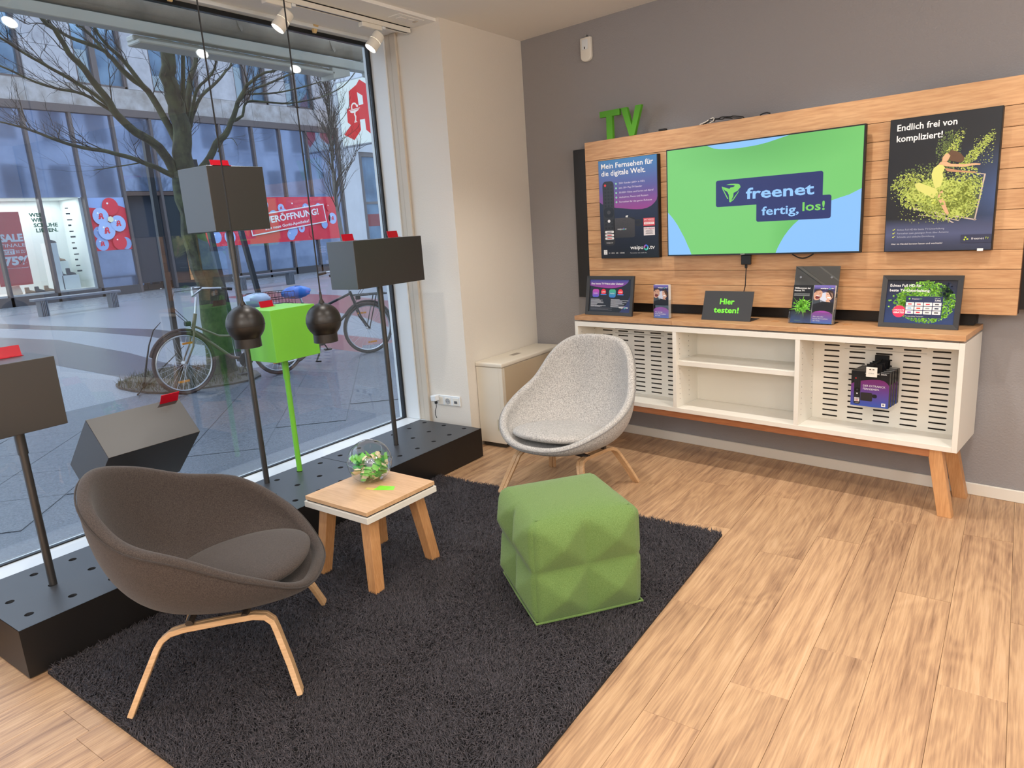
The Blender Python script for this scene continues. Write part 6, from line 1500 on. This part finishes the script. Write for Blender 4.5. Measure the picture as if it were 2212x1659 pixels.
# stakes round the tree
m_stake = mat('dark_steel_stake', rgb(48, 50, 54), .5)
gd = thing('tree_guard', 'dark steel tree guard posts standing round the mossy trunk', 'tree guard', (-5.0, .3, 0))
for b_, t_ in (((-5.5, -.03, 0.0), (-5.5, .02, 2.9)), ((-5.3, .70, 0.0), (-5.3, .48, 2.6)), ((-5.3, 1.26, 0.0), (-5.3, .90, 2.4))):
    b_, t_ = Vector(b_), Vector(t_); d = (t_ - b_)
    MB().obox(b_ + Vector((-.03, -.03, .021)), (.06, 0, 0), (0, .06, 0), d).build('post', m_stake, gd, bevel=.002)

# ------------------------------------------------------------------ bicycles
m_tyre = mat('tyre_rubber', rgb(34, 30, 30), .7); m_rim = mat('aluminium_rim', rgb(190, 192, 194), .3, metal=.9); m_refl = mat('orange_reflector', rgb(236, 150, 40), .3)
def bicycle(name, lab, F0, R0, framecol, tyre, step, blackbits):
    F0, R0 = Vector(F0), Vector(R0); t = thing(name, lab, 'bicycle', ((F0 + R0) / 2)[:2] + (0,) if False else tuple(((F0 + R0) / 2).xy) + (0,))
    u = (F0 - R0); u.z = 0; base = u.length; u.normalize(); s = Vector((-u.y, u.x, 0)); r = .345
    def P(a, z, w=0): return Vector((R0.x, R0.y, 0)) + u * a + s * w + Vector((0, 0, z))
    mf = mat(name + '_frame', framecol, .35); mt = mat(name + '_tyre', tyre, .7)
    for a in (base, 0):
        W_ = bpy.data.objects.new('wheel', None); C.objects.link(W_); W_.parent = t; W_.location = P(a, r) - t.location
        c = P(a, r + .002); N_ = 40; ring_ = lambda rr, w=0: [c + u * rr * math.cos(2 * PI * k / N_) + Vector((0, 0, 1)) * rr * math.sin(2 * PI * k / N_) + s * w for k in range(N_)]
        MB().tube(ring_(r - .018), .019, 8, closed=True).build('tyre', mt, W_, smooth=True)
        MB().tube(ring_(r - .045), .010, 6, closed=True).build('rim', m_rim, W_, smooth=True)
        MB().cyl(c - s * .045, c + s * .045, .022, 12).build('hub', m_rim, W_, smooth=True)
        mb = MB()
        for k in range(28):
            q = 2 * PI * k / 28; q2 = q + (.35 if k % 2 else -.35); w = .03 if (k // 2) % 2 else -.03
            mb.tube([c + u * .02 * math.cos(q2) + Vector((0, 0, .02 * math.sin(q2))) + s * w, c + u * (r - .05) * math.cos(q) + Vector((0, 0, (r - .05) * math.sin(q)))], .0016, 3)
        o = mb.build('spokes', m_rim, W_); o['kind'] = 'stuff'
        for q in (1.9, 4.9): MB().obox(c + u * .21 * math.cos(q) + Vector((0, 0, .21 * math.sin(q))) - s * .004 - u * .06, u * .12, s * .008, (0, 0, .022)).build('reflector', m_refl, W_)
        MB().tube([c + u * (r + .018) * math.cos(q) + Vector((0, 0, (r + .018) * math.sin(q))) for q in [math.radians(20 + k * 10) for k in range(14)]], .016, 6).build('mudguard', m_tyre if blackbits else mt, t, smooth=True)
    ht = P(base - .20, .86); hb_ = P(base - .145, .68); bb_ = P(.46, .27); st_ = P(.26, .78)
    fr = MB().cyl(ht, hb_, .020, 12)
    if step: fr.tube([hb_, P(base - .38, .46), P(.60, .32), bb_], .019, 10).tube([hb_ + Vector((0, 0, .06)), P(base - .42, .58), P(.36, .52)], .013, 8)
    else: fr.cyl(ht - Vector((0, 0, .03)), P(.30, .62), .017, 10).cyl(hb_, bb_, .020, 10)
    fr.cyl(bb_, st_, .017, 10)
    for w in (-.05, .05): fr.cyl(bb_ + s * w * .5, P(0, r, w), .010, 8); fr.cyl(P(.31, .58, w * .3), P(0, r, w), .009, 8)
    fr.build('frame', mf, t, smooth=True)
    fk = MB()
    for w in (-.05, .05): fk.tube([hb_ + s * w * .6, P(base - .10, .52, w), P(base - .03, .40, w), P(base, r, w)], .011, 8)
    fk.build('fork', mf, t, smooth=True)
    hc = P(base - .24, 1.04)
    MB().cyl(ht, hc, .014, 10).build('stem', m_rim, t, smooth=True)
    bar = MB().tube([P(base - .50, 1.10, .27), P(base - .40, 1.12, .25), P(base - .26, 1.13, .14), P(base - .20, 1.05, 0), P(base - .26, 1.13, -.14), P(base - .40, 1.12, -.25), P(base - .50, 1.10, -.27)], .011, 8).build('handlebar', m_rim, t, smooth=True)
    for w in (.27, -.27): MB().cyl(P(base - .52, 1.098, w), P(base - .41, 1.115, w * .94), .017, 10).build('grip', m_black, bar, smooth=True)
    MB().tube([P(base - .30, 1.13, .15), P(base + .02, 1.12, .08), P(base + .06, .98, .05), P(base - .10, .80, 0), P(base - .14, .70, 0)], .0035, 5).tube([P(base - .30, 1.13, -.15), P(base - .02, 1.16, -.06), P(base + .04, .94, -.03), P(base - .12, .74, 0)], .0035, 5).build('brake_cables', m_black, t, smooth=True)
    MB().obox(P(base - .13, .74, -.03), u * .06, s * .06, (0, 0, .05)).build('front_lamp', m_black, t, bevel=.008)
    MB().cyl(st_, P(.235, .88), .013, 8).build('seat_post', m_rim, t, smooth=True)
    mb = MB(); mb.lathe(P(.22, .90), [(0, .03), (.06, .028), (.085, .010), (.08, -.02), (.03, -.03), (0, -.03)], 18); mb.v = [tuple(P(.22, .90) + u * ((Vector(p) - P(.22, .90)).dot(u) * 1.6) + s * ((Vector(p) - P(.22, .90)).dot(s)) + Vector((0, 0, p[2] - .90))) for p in mb.v]
    mb.build('saddle', m_black, t, smooth=True)
    MB().cyl(bb_ - s * .06, bb_ + s * .06, .02, 10).cyl(bb_ + s * .062, bb_ + s * .066, .085, 24).build('crankset', m_black, t, smooth=True)
    MB().cyl(bb_ + s * .07, bb_ + s * .07 + u * .08 - Vector((0, 0, .15)), .009, 6).obox(bb_ + s * .07 + u * .04 - Vector((0, 0, .16)), u * .09, s * .08, (0, 0, .02)).build('pedal', m_black, t)
    rk = MB()
    for w in (-.07, .07): rk.tube([P(-.24, .76, w), P(.22, .77, w)], .006, 6); rk.cyl(P(-.05, .765, w), P(0, r, w), .005, 6)
    for a in (-.22, -.1, .02, .14): rk.cyl(P(a, .765, -.07), P(a, .765, .07), .005, 6)
    rk.build('rear_rack', m_black, t, smooth=True)
    return t, P, u, s, base
def cover(P, u, s, col, lab):
    mb = MB(); c = P(.20, .925); N1, N2 = 22, 8; rc = random.Random(len(lab)); V = []
    for j in range(N2 + 1):
        ph = PI * j / N2
        for i in range(N1):
            a = 2 * PI * i / N1; k = 1 + .10 * math.sin(a * 5 + j) + rc.uniform(-.05, .05)
            V.append(c + u * (.18 * math.cos(a) * math.sin(ph) * k) + s * (.115 * math.sin(a) * math.sin(ph) * k) + Vector((0, 0, .07 * math.cos(ph) * k - (.012 * (j > 4)))))
    mb.add(V, [(j * N1 + i, j * N1 + (i + 1) % N1, (j + 1) * N1 + (i + 1) % N1, (j + 1) * N1 + i) for j in range(N2) for i in range(N1)])
    o = mb.build('saddle_cover', mat('saddle_cover_' + lab[:5].strip(), col, .35, bump=.5, bscale=30), None, smooth=True); tag(o, lab, 'saddle cover', 'plastic saddle covers')
t, P, u, s, base = bicycle('bicycle', 'brown and silver bicycle with its front wheel at the left, leaning by the mossy tree', (-4.13, -.72, 0), (-4.0, .40, 0), rgb(120, 100, 86), rgb(74, 56, 52), True, False)
cover(P, u, s, rgb(176, 192, 214), 'white plastic cover on the saddle of the brown bicycle')
MB().cyl(P(.40, .26, -.04), P(.34, .02, -.16), .010, 6).build('kickstand', m_black, t)
t, P, u, s, base = bicycle('bicycle', 'black bicycle with a front carrier, front wheel at the right beyond the wide black box', (-3.93, 1.80, 0), (-4.38, .80, 0), rgb(28, 28, 32), rgb(64, 58, 56), False, True)
cover(P, u, s, rgb(40, 120, 214), 'blue plastic cover on the saddle of the black bicycle')
MB().tube([P(.42, .28, -.04), P(.36, .10, -.12), P(.30, .03, -.18), P(.36, .025, -.20)], .012, 6).build('kickstand', m_black, t, smooth=True)
fc_ = MB()
for w in (-.13, -.045, .045, .13): fc_.cyl(P(base - .16, .80, w), P(base + .26, .79, w), .007, 6)
for a in (-.16, .02, .26): fc_.cyl(P(base + a, .80, -.13), P(base + a, .80, .13), .007, 6)
for w in (-.06, .06): fc_.cyl(P(base + .14, .79, w), P(base, .35, w), .007, 6)
fc_.build('front_carrier', m_black, t, smooth=True)
MB().cyl(P(base + .22, .74, -.03), P(base + .22, .74, .03), .035, 12).build('headlight', m_rim, t, smooth=True)
bk = MB(); a0, a1, z0_, z1_, w_ = -.38, .14, .79, .95, .16
for z in (z0_, z1_, (z0_ + z1_) / 2):
    bk.tube([P(a0, z, -w_), P(a1, z, -w_), P(a1, z, w_), P(a0, z, w_)], .004, 4, closed=True)
for k in range(14):
    a = a0 + (a1 - a0) * k / 13; bk.tube([P(a, z1_, -w_), P(a, z0_, -w_), P(a, z0_, w_), P(a, z1_, w_)], .0025, 4)
bk.build('wire_basket', m_black, t)

# fallen branch and grass in the tree pit
fb = thing('fallen_branch', 'thin bare branch standing up out of the tree pit beside the front wheel', 'branch', (-4.9, -.8, .02))
MB().tube([(-5.3, -.62, .03), (-5.0, -.78, .05), (-4.9, -.806, .10), (-4.9, -.74, .32), (-4.9, -.68, .50), (-4.9, -.60, .66), (-4.9, -.50, .74)], [.016, .014, .012, .010, .008, .006, .003], 6).build('stem', m_twig, fb, smooth=True)
MB().tube([(-4.9, -.80, .06), (-5.05, -.60, .12), (-5.2, -.30, .24), (-5.3, -.05, .36)], [.014, .010, .007, .004], 6).build('side_shoot', m_twig, fb, smooth=True)
MB().tube([(-4.6, -1.05, .03), (-4.9, -.85, .035), (-5.2, -.5, .04)], .010, 6).build('side_shoot', m_twig, fb, smooth=True)
mb = MB(); rg_ = random.Random(31)
for k in range(1600):
    a = rg_.random() * 6.28; q = rg_.random() ** .5; x = -5.0 + .9 * q * math.cos(a); y = -.25 + .7 * q * math.sin(a); hh = .03 + .08 * rg_.random(); an_ = rg_.random() * 6.28; w = .004
    dx_, dy_ = math.cos(an_) * w, math.sin(an_) * w; lx_, ly_ = rg_.uniform(-.04, .04), rg_.uniform(-.04, .04)
    mb.add([(x - dx_, y - dy_, .02), (x + dx_, y + dy_, .02), (x + lx_, y + ly_, .02 + hh)], [(0, 1, 2)])
o = mb.build('pit_grass', mat('pit_weeds', rgb(72, 78, 48), .8, vscale=3, col2=rgb(92, 80, 60)), None); tag(o, 'low weeds and dead stalks in the soil round the mossy tree', 'weeds', kind='stuff')
